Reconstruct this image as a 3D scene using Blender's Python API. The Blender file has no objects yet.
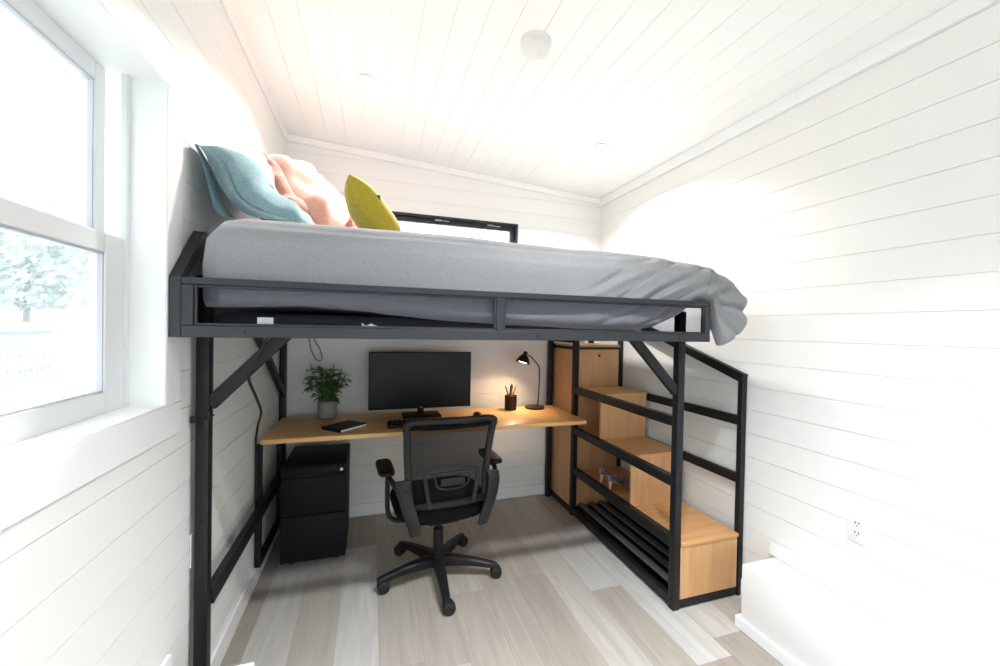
import bpy, bmesh, math, random
from mathutils import Vector, Matrix, Euler, noise
V = Vector
PI = math.pi
SC = bpy.context.scene
COL = SC.collection
random.seed(7)

# ------------------------------------------------------------------ helpers
def lin(r, g, b):
    f = lambda c: (c/255/12.92) if c/255 <= .04045 else ((c/255+.055)/1.055)**2.4
    return (f(r), f(g), f(b), 1)

def new_bm():
    return bmesh.new()

def box(bm, a, b, bev=.0015, seg=1):
    x0, y0, z0 = [min(a[i], b[i]) for i in range(3)]
    x1, y1, z1 = [max(a[i], b[i]) for i in range(3)]
    vs = [bm.verts.new(p) for p in ((x0,y0,z0),(x1,y0,z0),(x1,y1,z0),(x0,y1,z0),(x0,y0,z1),(x1,y0,z1),(x1,y1,z1),(x0,y1,z1))]
    fs = [bm.faces.new([vs[i] for i in q]) for q in ((0,3,2,1),(4,5,6,7),(0,1,5,4),(1,2,6,5),(2,3,7,6),(3,0,4,7))]
    if bev > 0:
        es = list({e for f in fs for e in f.edges})
        bmesh.ops.bevel(bm, geom=es, offset=bev, segments=seg, affect='EDGES', profile=.5)
    return bm

def bar(bm, p, q, w, h, up=(0,0,1), bev=.0015):
    """oriented box from p to q; w across, h along up"""
    p, q = V(p), V(q); d = (q-p).normalized(); u = V(up)
    s = d.cross(u).normalized(); u = s.cross(d).normalized()
    s *= w/2; u *= h/2
    pts = [p-s-u, p+s-u, p+s+u, p-s+u, q-s-u, q+s-u, q+s+u, q-s+u]
    vs = [bm.verts.new(c) for c in pts]
    fs = [bm.faces.new([vs[i] for i in k]) for k in ((0,1,2,3),(7,6,5,4),(0,4,5,1),(1,5,6,2),(2,6,7,3),(3,7,4,0))]
    if bev > 0:
        es = list({e for f in fs for e in f.edges})
        bmesh.ops.bevel(bm, geom=es, offset=bev, segments=1, affect='EDGES', profile=.5)
    bmesh.ops.recalc_face_normals(bm, faces=bm.faces)
    return bm

def smooth_path(pts, n=8):
    pts = [V(p) for p in pts]; out = []
    for i in range(len(pts)-1):
        p0 = pts[max(i-1,0)]; p1 = pts[i]; p2 = pts[i+1]; p3 = pts[min(i+2,len(pts)-1)]
        for k in range(n):
            t = k/n
            out.append(.5*((2*p1)+(p2-p0)*t+(2*p0-5*p1+4*p2-p3)*t*t+(3*p1-p0-3*p2+p3)*t**3))
    out.append(pts[-1]); return out

def tube(bm, pts, r, n=10, flat=1.0, ref=(0,0,1)):
    """sweep an ellipse (r, r*flat) along pts"""
    pts = [V(p) for p in pts]; m = len(pts)
    R = r if isinstance(r, (list, tuple)) else [r]*m
    rings = []; ref = V(ref); s = None
    for i in range(m):
        d = (pts[min(i+1,m-1)]-pts[max(i-1,0)]).normalized()
        if s is None:
            u = ref if abs(d.dot(ref)) < .95 else V((1,0,0))
            s = d.cross(u).normalized()
        s = (s-d*s.dot(d)).normalized(); u = s.cross(d).normalized()
        rings.append([bm.verts.new(pts[i]+s*(R[i]*math.cos(2*PI*k/n))+u*(R[i]*flat*math.sin(2*PI*k/n))) for k in range(n)])
    for i in range(m-1):
        for k in range(n):
            bm.faces.new((rings[i][k], rings[i][(k+1)%n], rings[i+1][(k+1)%n], rings[i+1][k]))
    bm.faces.new(rings[0][::-1]); bm.faces.new(rings[-1])
    bmesh.ops.recalc_face_normals(bm, faces=bm.faces)
    return bm

def lathe(bm, prof, c=(0,0,0), n=32, M=None):
    """prof: (radius, height); M: 3x3 that turns +Z into the axis"""
    c = V(c); M = M or Matrix.Identity(3); rings = []
    for r, z in prof:
        if r < 1e-6: rings.append([bm.verts.new(c+M@V((0,0,z)))])
        else: rings.append([bm.verts.new(c+M@V((r*math.cos(2*PI*k/n), r*math.sin(2*PI*k/n), z))) for k in range(n)])
    for a, b in zip(rings, rings[1:]):
        for k in range(n):
            k2 = (k+1) % n
            if len(a) == 1 and len(b) == 1: continue
            if len(a) == 1: bm.faces.new((a[0], b[k2], b[k]))
            elif len(b) == 1: bm.faces.new((a[k], a[k2], b[0]))
            else: bm.faces.new((a[k], a[k2], b[k2], b[k]))
    for ring, fl in ((rings[0], True), (rings[-1], False)):
        if len(ring) > 1: bm.faces.new(ring[::-1] if fl else ring)
    bmesh.ops.recalc_face_normals(bm, faces=bm.faces)
    return bm

def axis(d):
    return V((0,0,1)).rotation_difference(V(d).normalized()).to_matrix()

def sheet(bm, fn, nu, nv, cu=False, cv=False):
    vs = [[bm.verts.new(fn(i/(nu if cu else nu-1), j/(nv if cv else nv-1))) for j in range(nv)] for i in range(nu)]
    for i in range(nu if cu else nu-1):
        for j in range(nv if cv else nv-1):
            bm.faces.new((vs[i][j], vs[(i+1)%nu][j], vs[(i+1)%nu][(j+1)%nv], vs[i][(j+1)%nv]))
    return vs

def make(name, bm, mat, parent=None, smooth=40, base=None):
    """link one mesh object. world coordinates are made relative to the thing's root (base)"""
    if parent is not None and base is None:
        r = parent
        while r.parent is not None: r = r.parent
        if not r.get('_local'): base = r.location
    if base is not None:
        bmesh.ops.translate(bm, verts=bm.verts, vec=-V(base))
    me = bpy.data.meshes.new(name); bm.to_mesh(me); bm.free()
    me.materials.append(mat)
    if smooth:
        for p in me.polygons: p.use_smooth = True
        me.set_sharp_from_angle(angle=math.radians(smooth))
    o = bpy.data.objects.new(name, me); COL.objects.link(o)
    if parent is not None: o.parent = parent
    elif base is not None: o.location = base
    return o

def tag(o, label, cat, group=None):
    o['label'] = label; o['category'] = cat
    if group: o['group'] = group
    return o

def thing(name, label, cat, loc, rz=0, group=None, local=False):
    o = bpy.data.objects.new(name, None); COL.objects.link(o)
    o.location = loc; o.rotation_euler = (0, 0, rz); o.empty_display_size = .05
    if local: o['_local'] = 1
    return tag(o, label, cat, group)

def struct(name, bm, mat, parent=None, smooth=40):
    o = make(name, bm, mat, parent, smooth)
    if parent is None: o['kind'] = 'structure'
    return o

def dup(root, loc, rz=None):
    r = root.copy(); COL.objects.link(r); r.location = loc
    if rz is not None: r.rotation_euler = (0, 0, rz)
    for ch in list(root.children):
        c = ch.copy(); COL.objects.link(c); c.parent = r
        for g in list(ch.children):
            d = g.copy(); COL.objects.link(d); d.parent = c
    return r

# ------------------------------------------------------------------ materials
def mat_new(name):
    m = bpy.data.materials.new(name); m.use_nodes = True
    nt = m.node_tree; b = nt.nodes['Principled BSDF']
    return m, nt, b

def N(nt, typ, **kw):
    n = nt.nodes.new(typ)
    for k, v in kw.items():
        if k.startswith('i_'): n.inputs[k[2:].replace('_', ' ')].default_value = v
        else: setattr(n, k, v)
    return n

def plain(name, rgb, rough=.5, metal=0, spec=.5, bump=0, bscale=200, var=0, vscale=6):
    m, nt, b = mat_new(name); L = nt.links
    c = lin(*rgb)
    b.inputs['Base Color'].default_value = c
    b.inputs['Roughness'].default_value = rough
    b.inputs['Metallic'].default_value = metal
    b.inputs['Specular IOR Level'].default_value = spec
    tc = N(nt, 'ShaderNodeTexCoord')
    if var:
        nz = N(nt, 'ShaderNodeTexNoise'); nz.inputs['Scale'].default_value = vscale; nz.inputs['Detail'].default_value = 4
        L.new(tc.outputs['Object'], nz.inputs['Vector'])
        mx = N(nt, 'ShaderNodeMix', data_type='RGBA')
        mx.inputs[6].default_value = tuple(min(1, k*(1-var)) for k in c[:3])+(1,)
        mx.inputs[7].default_value = tuple(min(1, k*(1+var)) for k in c[:3])+(1,)
        L.new(nz.outputs['Fac'], mx.inputs[0]); L.new(mx.outputs[2], b.inputs['Base Color'])
    if bump:
        nz = N(nt, 'ShaderNodeTexNoise'); nz.inputs['Scale'].default_value = bscale; nz.inputs['Detail'].default_value = 3
        L.new(tc.outputs['Object'], nz.inputs['Vector'])
        bp = N(nt, 'ShaderNodeBump'); bp.inputs['Strength'].default_value = bump; bp.inputs['Distance'].default_value = .002
        L.new(nz.outputs['Fac'], bp.inputs['Height']); L.new(bp.outputs['Normal'], b.inputs['Normal'])
    return m

def wood_mat(name, c1, c2, rough=.42, along='X'):
    m, nt, b = mat_new(name); L = nt.links
    tc = N(nt, 'ShaderNodeTexCoord'); mp = N(nt, 'ShaderNodeMapping')
    sc = {'X': (1.2, 16, 16), 'Y': (16, 1.2, 16), 'Z': (16, 16, 1.2)}[along]
    mp.inputs['Scale'].default_value = sc
    L.new(tc.outputs['Object'], mp.inputs['Vector'])
    nz = N(nt, 'ShaderNodeTexNoise'); nz.inputs['Scale'].default_value = 2.2; nz.inputs['Detail'].default_value = 6; nz.inputs['Roughness'].default_value = .6
    nz.inputs['Distortion'].default_value = .4
    L.new(mp.outputs['Vector'], nz.inputs['Vector'])
    cr = N(nt, 'ShaderNodeValToRGB')
    cr.color_ramp.elements[0].position = .3; cr.color_ramp.elements[0].color = lin(*c1)
    cr.color_ramp.elements[1].position = .72; cr.color_ramp.elements[1].color = lin(*c2)
    L.new(nz.outputs['Fac'], cr.inputs['Fac']); L.new(cr.outputs['Color'], b.inputs['Base Color'])
    b.inputs['Roughness'].default_value = rough
    return m

def floor_mat():
    m, nt, b = mat_new('grey oak planks'); L = nt.links
    tc = N(nt, 'ShaderNodeTexCoord'); sp = N(nt, 'ShaderNodeSeparateXYZ'); L.new(tc.outputs['Object'], sp.inputs[0])
    def M(op, a, bb=None):
        n = N(nt, 'ShaderNodeMath', operation=op)
        for i, v in enumerate((a, bb)):
            if v is None: continue
            if isinstance(v, (int, float)): n.inputs[i].default_value = v
            else: L.new(v, n.inputs[i])
        return n.outputs[0]
    W, LN = .182, 1.22
    u = M('DIVIDE', M('ADD', sp.outputs['X'], 5.043), W); row = M('FLOOR', u); fu = M('FRACT', u)
    wn = N(nt, 'ShaderNodeTexWhiteNoise', noise_dimensions='1D'); L.new(row, wn.inputs['W'])
    v = M('ADD', M('DIVIDE', M('ADD', sp.outputs['Y'], 6), LN), M('MULTIPLY', wn.outputs['Value'], 3.7)); pl = M('FLOOR', v); fv = M('FRACT', v)
    cb = N(nt, 'ShaderNodeCombineXYZ'); L.new(row, cb.inputs[0]); L.new(pl, cb.inputs[1])
    w2 = N(nt, 'ShaderNodeTexWhiteNoise', noise_dimensions='2D'); L.new(cb.outputs[0], w2.inputs['Vector'])
    cr = N(nt, 'ShaderNodeValToRGB'); e = cr.color_ramp.elements
    e[0].position = 0; e[0].color = lin(156, 147, 138); e[1].position = 1; e[1].color = lin(192, 190, 187)
    k = e.new(.35); k.color = lin(168, 161, 152); k = e.new(.6); k.color = lin(181, 176, 170)
    L.new(w2.outputs['Value'], cr.inputs['Fac'])
    # grain, stretched along the plank and shifted per plank
    mp = N(nt, 'ShaderNodeCombineXYZ')
    L.new(M('MULTIPLY', sp.outputs['X'], 22), mp.inputs[0]); L.new(M('MULTIPLY', sp.outputs['Y'], 1.6), mp.inputs[1]); L.new(M('MULTIPLY', w2.outputs['Value'], 40), mp.inputs[2])
    nz = N(nt, 'ShaderNodeTexNoise'); nz.inputs['Scale'].default_value = 1.0; nz.inputs['Detail'].default_value = 8; nz.inputs['Roughness'].default_value = .62; nz.inputs['Distortion'].default_value = 1.1
    L.new(mp.outputs[0], nz.inputs['Vector'])
    gr = N(nt, 'ShaderNodeMapRange'); gr.inputs['From Min'].default_value = .3; gr.inputs['From Max'].default_value = .7; gr.inputs['To Min'].default_value = .80; gr.inputs['To Max'].default_value = 1.07
    L.new(nz.outputs['Fac'], gr.inputs['Value'])
    # seams between planks
    eu = M('MINIMUM', fu, M('SUBTRACT', 1, fu)); ev = M('MINIMUM', fv, M('SUBTRACT', 1, fv))
    su = M('GREATER_THAN', M('MULTIPLY', eu, W), .0011); sv = M('GREATER_THAN', M('MULTIPLY', ev, LN), .0011)
    seam = M('ADD', M('MULTIPLY', M('MULTIPLY', su, sv), .22), .78)
    mul = N(nt, 'ShaderNodeVectorMath', operation='SCALE'); L.new(cr.outputs['Color'], mul.inputs[0]); L.new(M('MULTIPLY', gr.outputs[0], seam), mul.inputs['Scale'])
    L.new(mul.outputs[0], b.inputs['Base Color'])
    b.inputs['Roughness'].default_value = .42; b.inputs['Specular IOR Level'].default_value = .4
    bp = N(nt, 'ShaderNodeBump'); bp.inputs['Strength'].default_value = .12; bp.inputs['Distance'].default_value = .002
    L.new(nz.outputs['Fac'], bp.inputs['Height']); L.new(bp.outputs['Normal'], b.inputs['Normal'])
    return m

def fabric(name, rgb, rgb2, weave=900, rough=.95, bump=.35, sheen=.2):
    m, nt, b = mat_new(name); L = nt.links
    tc = N(nt, 'ShaderNodeTexCoord')
    n1 = N(nt, 'ShaderNodeTexNoise'); n1.inputs['Scale'].default_value = weave*.22; n1.inputs['Detail'].default_value = 4; n1.inputs['Roughness'].default_value = .7
    mp = N(nt, 'ShaderNodeMapping'); mp.inputs['Scale'].default_value = (1, .35, 1.3)
    L.new(tc.outputs['Object'], mp.inputs[0]); L.new(mp.outputs[0], n1.inputs['Vector'])
    mx = N(nt, 'ShaderNodeMix', data_type='RGBA'); mx.inputs[6].default_value = lin(*rgb); mx.inputs[7].default_value = lin(*rgb2)
    mr = N(nt, 'ShaderNodeMapRange'); mr.inputs['From Min'].default_value = .35; mr.inputs['From Max'].default_value = .65
    L.new(n1.outputs['Fac'], mr.inputs['Value']); L.new(mr.outputs[0], mx.inputs[0]); L.new(mx.outputs[2], b.inputs['Base Color'])
    b.inputs['Roughness'].default_value = rough; b.inputs['Specular IOR Level'].default_value = .15
    b.inputs['Sheen Weight'].default_value = sheen
    bp = N(nt, 'ShaderNodeBump'); bp.inputs['Strength'].default_value = bump; bp.inputs['Distance'].default_value = .0015
    L.new(n1.outputs['Fac'], bp.inputs['Height']); L.new(bp.outputs['Normal'], b.inputs['Normal'])
    return m

def net_mat(name, rgb, see, body=.12):
    """fine woven or perforated sheet: lets a share of the light straight through"""
    m, nt, b = mat_new(name); L = nt.links
    b.inputs['Base Color'].default_value = lin(*rgb); b.inputs['Roughness'].default_value = .5
    tr = N(nt, 'ShaderNodeBsdfTransparent'); tr.inputs[0].default_value = (see, see, see*1.03, 1)
    mx = N(nt, 'ShaderNodeMixShader'); mx.inputs[0].default_value = body
    L.new(tr.outputs[0], mx.inputs[1]); L.new(b.outputs[0], mx.inputs[2]); L.new(mx.outputs[0], nt.nodes['Material Output'].inputs['Surface'])
    return m

def pane_mat():
    m, nt, b = mat_new('window pane glass'); L = nt.links; nt.nodes.remove(b)
    tr = N(nt, 'ShaderNodeBsdfTransparent'); tr.inputs[0].default_value = (.97, .985, .98, 1)
    gl = N(nt, 'ShaderNodeBsdfGlossy'); gl.inputs['Roughness'].default_value = .02
    fr = N(nt, 'ShaderNodeFresnel'); fr.inputs['IOR'].default_value = 1.45
    mu = N(nt, 'ShaderNodeMath', operation='MULTIPLY'); mu.inputs[1].default_value = .6; L.new(fr.outputs[0], mu.inputs[0])
    mx = N(nt, 'ShaderNodeMixShader'); L.new(mu.outputs[0], mx.inputs[0]); L.new(tr.outputs[0], mx.inputs[1]); L.new(gl.outputs[0], mx.inputs[2])
    L.new(mx.outputs[0], nt.nodes['Material Output'].inputs['Surface'])
    return m

def emit(name, rgb, s):
    m, nt, b = mat_new(name)
    b.inputs['Base Color'].default_value = (1, 1, 1, 1)
    b.inputs['Emission Color'].default_value = rgb+(1,); b.inputs['Emission Strength'].default_value = s
    return m

WHITE = plain('white painted boards', (233, 233, 231), .5, spec=.35, bump=.05, bscale=60)
CEILW = plain('white ceiling boards', (244, 244, 242), .55, spec=.3, bump=.05, bscale=60)
TRIM = plain('white trim paint', (238, 239, 239), .4, spec=.4)
VINYL = plain('white vinyl window', (224, 226, 227), .3, spec=.45)
GASKET = plain('grey glazing gasket', (186, 190, 198), .6)
PLASTIC_W = plain('white plastic', (226, 226, 224), .35)
FLOOR = floor_mat()
BLACK = plain('black powder coated steel', (24, 25, 27), .45, spec=.3, bump=.08, bscale=700)
RACK = plain('grey steel rack bar', (92, 95, 102), .4, spec=.5)
GUARD = plain('black steel guard', (34, 36, 41), .42, spec=.4, bump=.08, bscale=700)
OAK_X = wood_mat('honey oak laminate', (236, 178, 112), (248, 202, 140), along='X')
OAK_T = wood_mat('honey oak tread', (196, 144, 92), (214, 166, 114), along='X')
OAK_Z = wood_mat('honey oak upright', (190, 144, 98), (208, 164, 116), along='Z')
GREY_CLOTH = fabric('grey linen', (127, 128, 131), (144, 145, 147))
BLUE_CLOTH = fabric('dusty blue linen', (112, 142, 150), (132, 160, 167), 500)
PINK_CLOTH = fabric('pale pink linen', (212, 158, 147), (224, 175, 164), 500)
MUSTARD = fabric('mustard cotton', (160, 142, 40), (176, 158, 58), 500)
CH_PLASTIC = plain('charcoal moulded plastic', (36, 36, 38), .55, spec=.3, bump=.1, bscale=500)
CH_DARK = plain('black chair plastic', (22, 22, 23), .5, spec=.35, bump=.1, bscale=500)
CH_CLOTH = fabric('black seat cloth', (10, 10, 11), (18, 18, 19), 900, sheen=0)
CH_NET = net_mat('black back netting', (48, 48, 50), .2, .15)
GUARD_NET = net_mat('black perforated infill', (70, 74, 82), .84, .0)
SCREEN = plain('black glossy screen', (7, 7, 8), .4, spec=.25)
CAB = plain('matt black steel cabinet', (19, 19, 20), .6, spec=.2, bump=.1, bscale=600)
DARKGAP = plain('dark recess', (8, 8, 8), .8)
STEEL = plain('brushed steel', (190, 190, 190), .3, metal=1)
PAPER = plain('white paper', (238, 236, 230), .8)
RUBBER = plain('black rubber', (20, 20, 20), .6)
BRONZE = plain('dark bronze enamel', (46, 36, 28), .35, spec=.5)

# ------------------------------------------------------------------ room shell (metres; camera stands at x=0, y=0)
XL, XR, YB, YF = -.58, 1.91, 3.09, -1.9
ZC = lambda x: 2.71-.0643*(x+.58)
PITCH, PH = .1237, .6226-5*.1237
GAP = .0020

def boards(bm, mapf, a0, a1, b0, b1, hole=None, pitch=PITCH, phase=PH, top=None):
    """shiplap: one board per row, a thin open joint between rows; hole=(a,b,c,d) leaves an opening"""
    def slab(p, q, r, s):
        if q-p < .002 or s-r < .002: return
        c = [mapf(u, w, d) for d in (0, .0055) for u, w in ((p, r), (q, r), (q, s), (p, s))]
        vs = [bm.verts.new(k) for k in c]
        for f in ((0,1,2,3),(7,6,5,4),(0,4,5,1),(1,5,6,2),(2,6,7,3),(3,7,4,0)):
            bm.faces.new([vs[i] for i in f])
    k = math.floor((b0-phase)/pitch)
    while phase+k*pitch < b1:
        r = max(b0, phase+k*pitch+GAP/2); s = min(b1, phase+(k+1)*pitch-GAP/2); k += 1
        if s <= r: continue
        if hole and s > hole[2] and r < hole[3]:
            slab(a0, hole[0], r, s); slab(hole[1], a1, r, s)
            if r < hole[2]: slab(hole[0], hole[1], r, hole[2])
            if s > hole[3]: slab(hole[0], hole[1], hole[3], s)
        else: slab(a0, a1, r, s)
    bmesh.ops.recalc_face_normals(bm, faces=bm.faces)

def backing(bm, mapf, a0, a1, b0, b1, hole=None):
    rs = [(a0, a1, b0, b1)] if not hole else [(a0, hole[0], b0, b1), (hole[1], a1, b0, b1), (hole[0], hole[1], b0, hole[2]), (hole[0], hole[1], hole[3], b1)]
    for p, q, r, s in rs:
        c = [mapf(u, w, d) for d in (.0055, .12) for u, w in ((p, r), (q, r), (q, s), (p, s))]
        vs = [bm.verts.new(k) for k in c]
        for f in ((0,1,2,3),(7,6,5,4),(0,4,5,1),(1,5,6,2),(2,6,7,3),(3,7,4,0)):
            bm.faces.new([vs[i] for i in f])
    bmesh.ops.recalc_face_normals(bm, faces=bm.faces)

WIN1 = (-.45, 1.422, 1.15, 2.098)     # opening in the wall with the sash window: y0 y1 z0 z1
WIN2 = (.05, 1.139, 1.84, 2.256)     # opening in the back wall: x0 x1 z0 z1
ADDED_WIN = (-.45, 1.75, .45, 1.6)         # unseen window behind the camera, added for fill light: x0 x1 z0 z1

def wall(name, mapf, a0, a1, b1, hole):
    bm = new_bm(); boards(bm, mapf, a0, a1, 0, b1, hole); backing(bm, mapf, a0, a1, 0, b1, hole)
    return struct(name, bm, WHITE, smooth=0)
wall('wall_left', lambda u, w, d: (XL-d, u, w), YF, YB, 2.74, WIN1)
wall('wall_right', lambda u, w, d: (XR+d, u, w), YF, YB, 2.60, None)
wall('wall_back', lambda u, w, d: (u, YB+d, w), XL-.12, XR+.12, 2.76, WIN2)
wall('wall_front', lambda u, w, d: (u, YF-d, w), XL-.12, XR+.12, 2.76, ADDED_WIN)
bm = new_bm(); box(bm, (XL-.12, YF-.12, -.12), (XR+.12, YB+.12, 0), 0); struct('floor', bm, FLOOR, smooth=0)
bm = new_bm()
cm = lambda u, w, d: (w, u, ZC(w)+d)
boards(bm, cm, YF-.1, YB+.1, XL-.1, XR+.1, None, .121, .061-8*.121); backing(bm, cm, YF-.1, YB+.1, XL-.1, XR+.1)
struct('ceiling', bm, CEILW, smooth=0)

def strip(name, p, q, w, h, up=(0, 0, 1), bev=.003):
    bm = new_bm(); bar(bm, p, q, w, h, up, bev); return struct(name, bm, TRIM)
strip('baseboard_left', (XL+.0075, YF, .045), (XL+.0075, YB, .045), .015, .09)
strip('baseboard_back', (XL, YB-.0075, .045), (1.45, YB-.0075, .045), .015, .09)
strip('baseboard_right', (XR-.0075, 1.44, .045), (XR-.0075, YB, .045), .015, .09)
strip('trim_1', (XR-.009, YF, ZC(XR)-.034), (XR-.009, YB, ZC(XR)-.034), .018, .068)
strip('trim_2', (XL+.009, YF, ZC(XL)-.026), (XL+.009, YB, ZC(XL)-.026), .018, .05)
strip('trim_3', (XL, YB-.009, ZC(XL)-.026), (XR, YB-.009, ZC(XR)-.026), .018, .05, up=(.0643, 0, 1))

# sash window: casing, jamb box, two sashes with their panes
y0, y1, z0, z1 = WIN1
bm = new_bm()
for a, b in (((y0-.098, z1), (y1+.098, z1+.1)), ((y0-.098, z0-.1), (y1+.098, z0)), ((y0-.098, z0), (y0, z1)), ((y1, z0), (y1+.098, z1))):
    box(bm, (XL-.002, a[0], a[1]), (XL+.007, b[0], b[1]), .002)
win1 = struct('window_1', bm, TRIM)
bm = new_bm(); XS = -.66
for a, b in (((y0-.015, z1-.004), (y1+.015, z1+.014)), ((y0-.015, z0-.014), (y1+.015, z0+.004)), ((y0-.015, z0), (y0+.002, z1)), ((y1-.002, z0), (y1+.015, z1))):
    box(bm, (-.712, a[0], a[1]), (XL+.005, b[0], b[1]), .001)
struct('window_jamb', bm, TRIM, win1)
def sash(x, a0, a1, b0, b1, s, sb, st, name):
    bm = new_bm()
    box(bm, (x-.035, a0, b0), (x, a0+s, b1), .003); box(bm, (x-.035, a1-s, b0), (x, a1, b1), .003)
    box(bm, (x-.035, a0+s, b0), (x, a1-s, b0+sb), .003); box(bm, (x-.035, a0+s, b1-st), (x, a1-s, b1), .003)
    f = make(name, bm, VINYL, win1)
    bm = new_bm(); box(bm, (x-.02, a0+s-.004, b0+sb-.004), (x-.016, a1-s+.004, b1-st+.004), 0)
    make('pane', bm, pane_mat(), f, 0)
    bm = new_bm(); g0, g1, h0, h1 = a0+s, a1-s, b0+sb, b1-st
    for p_, q_ in (((g0, h0), (g1, h0+.004)), ((g0, h1-.004), (g1, h1)), ((g0, h0), (g0+.004, h1)), ((g1-.004, h0), (g1, h1))): box(bm, (x-.016, p_[0], p_[1]), (x-.004, q_[0], q_[1]), 0)
    make('gasket', bm, GASKET, f, 0)
sash(-.668, y0+.02, y1-.008, z0+.002, 1.632, .090, .060, .053, 'lower_sash')
sash(-.708, y0+.03, y1-.02, 1.59, z1-.004, .045, .045, .05, 'upper_sash')
bm = new_bm(); box(bm, (-.676, y1-.02, z0), (-.66, y1-.002, z1), .002); box(bm, (-.676, y0+.002, z0), (-.66, y0+.02, z1), .002)
make('sash_stop', bm, VINYL, win1)

# black awning window high on the back wall
x0, x1, z0, z1 = WIN2
bm = new_bm()
def ring(bm, x0, x1, z0, z1, ya, yb, s, bev=.002):
    box(bm, (x0, ya, z0), (x0+s, yb, z1), bev); box(bm, (x1-s, ya, z0), (x1, yb, z1), bev)
    box(bm, (x0+s, ya, z0), (x1-s, yb, z0+s), bev); box(bm, (x0+s, ya, z1-s), (x1-s, yb, z1), bev)
ring(bm, x0, x1, z0, z1, YB-.006, YB+.09, .022)
win2 = struct('window_2', bm, GUARD)
bm = new_bm(); ring(bm, x0+.022, x1-.022, z0+.022, z1-.022, YB+.02, YB+.06, .036)
sa = make('awning_sash', bm, GUARD, win2)
bm = new_bm(); box(bm, (x0+.05, YB+.038, z0+.05), (x1-.05, YB+.042, z1-.05), 0); make('pane', bm, pane_mat(), sa, 0)
for hx in (.46, .88):
    bm = new_bm(); box(bm, (hx, YB+.0, z1-.036), (hx+.05, YB+.02, z1-.024), .002); tube(bm, [(hx+.05, YB+.01, z1-.03), (hx+.11, YB+.012, z1-.032)], .004, 8); make('hinge', bm, STEEL, win2)

# added window, out of view behind the camera, letting in fill daylight
x0, x1, z0, z1 = ADDED_WIN
bm = new_bm(); ring(bm, x0, x1, z0, z1, YF-.1, YF+.01, .04); box(bm, ((x0+x1)/2-.04, YF-.08, z0+.04), ((x0+x1)/2+.04, YF-.03, z1-.04), .003)
d1 = struct('window_3_added', bm, GUARD)
for a, b in ((x0+.04, (x0+x1)/2-.04), ((x0+x1)/2+.04, x1-.04)):
    bm = new_bm(); box(bm, (a, YF-.06, z0+.04), (b, YF-.055, z1-.04), 0); make('pane', bm, pane_mat(), d1, 0)

# boxed ledges over the wheel arches, one along each side wall
def ledge(name, xa, xb, xface, label, sgn, H=.305):
    r = thing(name, label, 'ledge', ((xa+xb)/2, .3, 0))
    bm = new_bm(); box(bm, (xa, YF+.02, .001), (xb, 1.425, H), .004, 2); make('body', bm, TRIM, r)
    bm = new_bm()
    box(bm, (xface-.017 if sgn > 0 else xface, YF+.02, .001), (xface if sgn > 0 else xface+.017, 1.443, .055), .003)
    box(bm, (xa, 1.425, .001), (xb, 1.443, .055), .003); make('base_trim', bm, TRIM, r)
    bm = new_bm(); xw = XR if sgn > 0 else XL
    box(bm, (xw-.016 if sgn > 0 else xw+.001, YF+.02, H+.001), (xw-.001 if sgn > 0 else xw+.016, 1.453, H+.057), .002); make('top_trim', bm, TRIM, r)
ledge('boxed_ledge', 1.688, XR-.001, 1.688, 'long low white boxed ledge on the floor under the wall outlet', 1)
ledge('boxed_ledge', XL+.017, -.335, -.335, 'low white boxed ledge under the sash window, only its tip showing', -1, .33)

# ------------------------------------------------------------------ loft bed
bed = thing('loft_bed', 'black steel loft bed frame raised over the desk', 'bed', (.47, 2.2, 0))
BX0, BX1 = -.572, 1.468          # outer width of the guard frame
def bpart(name, mat=BLACK, smooth=40):
    pass
def post(x0, x1, y0, y1, z0, z1, extra=None):
    bm = new_bm(); box(bm, (x0, y0, z0), (x1, y1, z1), .003, 2)
    if extra: extra(bm)
    return make('post', bm, BLACK, bed)
def fl(bm):
    for z in (.72,): tube(bm, [(-.547, 1.6, z), (-.547, 1.594, z)], .008, 10)
post(-.563, -.523, 1.60, 1.64, 0, 1.56, fl)
def fr(bm):
    for z in (.3, .62, .95): tube(bm, [(1.475, 1.605, z), (1.475, 1.601, z)], .006, 10)
    for z in (.05, .40, .70, 1.05): tube(bm, [(1.456, 1.625, z), (1.452, 1.625, z)], .006, 10)
p1 = post(1.455, 1.495, 1.605, 1.645, 0, 1.50, fr)
post(-.578, -.538, 2.985, 3.025, 0, 1.50)
post(1.412, 1.452, 3.02, 3.06, 0, 1.50)
# clamp collar where the two halves of the front post meet
bm = new_bm(); box(bm, (-.566, 1.596, 1.072), (-.520, 1.644, 1.078), .001); box(bm, (-.575, 1.592, 1.06), (-.556, 1.604, 1.083), .002); box(bm, (-.53, 1.592, 1.065), (-.516, 1.61, 1.10), .002); tube(bm, [(-.582+.008, 1.598, 1.071), (-.557, 1.598, 1.071)], .005, 8)
make('clamp', bm, BLACK, bed)
# main rails under the mattress
ZR0, ZR1 = 1.357, 1.397
bm = new_bm(); box(bm, (-.523, 1.605, ZR0), (1.455, 1.64, ZR1), .002); make('front_rail', bm, BLACK, bed)
bm = new_bm(); box(bm, (-.538, 2.99, ZR0), (1.412, 3.02, ZR1), .002); make('back_rail', bm, BLACK, bed)
bm = new_bm(); box(bm, (-.57, 1.64, ZR0), (-.54, 2.985, ZR1), .002); make('side_rail', bm, BLACK, bed)
bm = new_bm(); box(bm, (1.42, 1.645, ZR0), (1.45, 3.02, ZR1), .002); make('side_rail', bm, BLACK, bed)
bm = new_bm(); box(bm, (-.545, 1.64, .405), (-.515, 2.985, .465), .002); make('lower_side_rail', bm, BLACK, bed)
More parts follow.
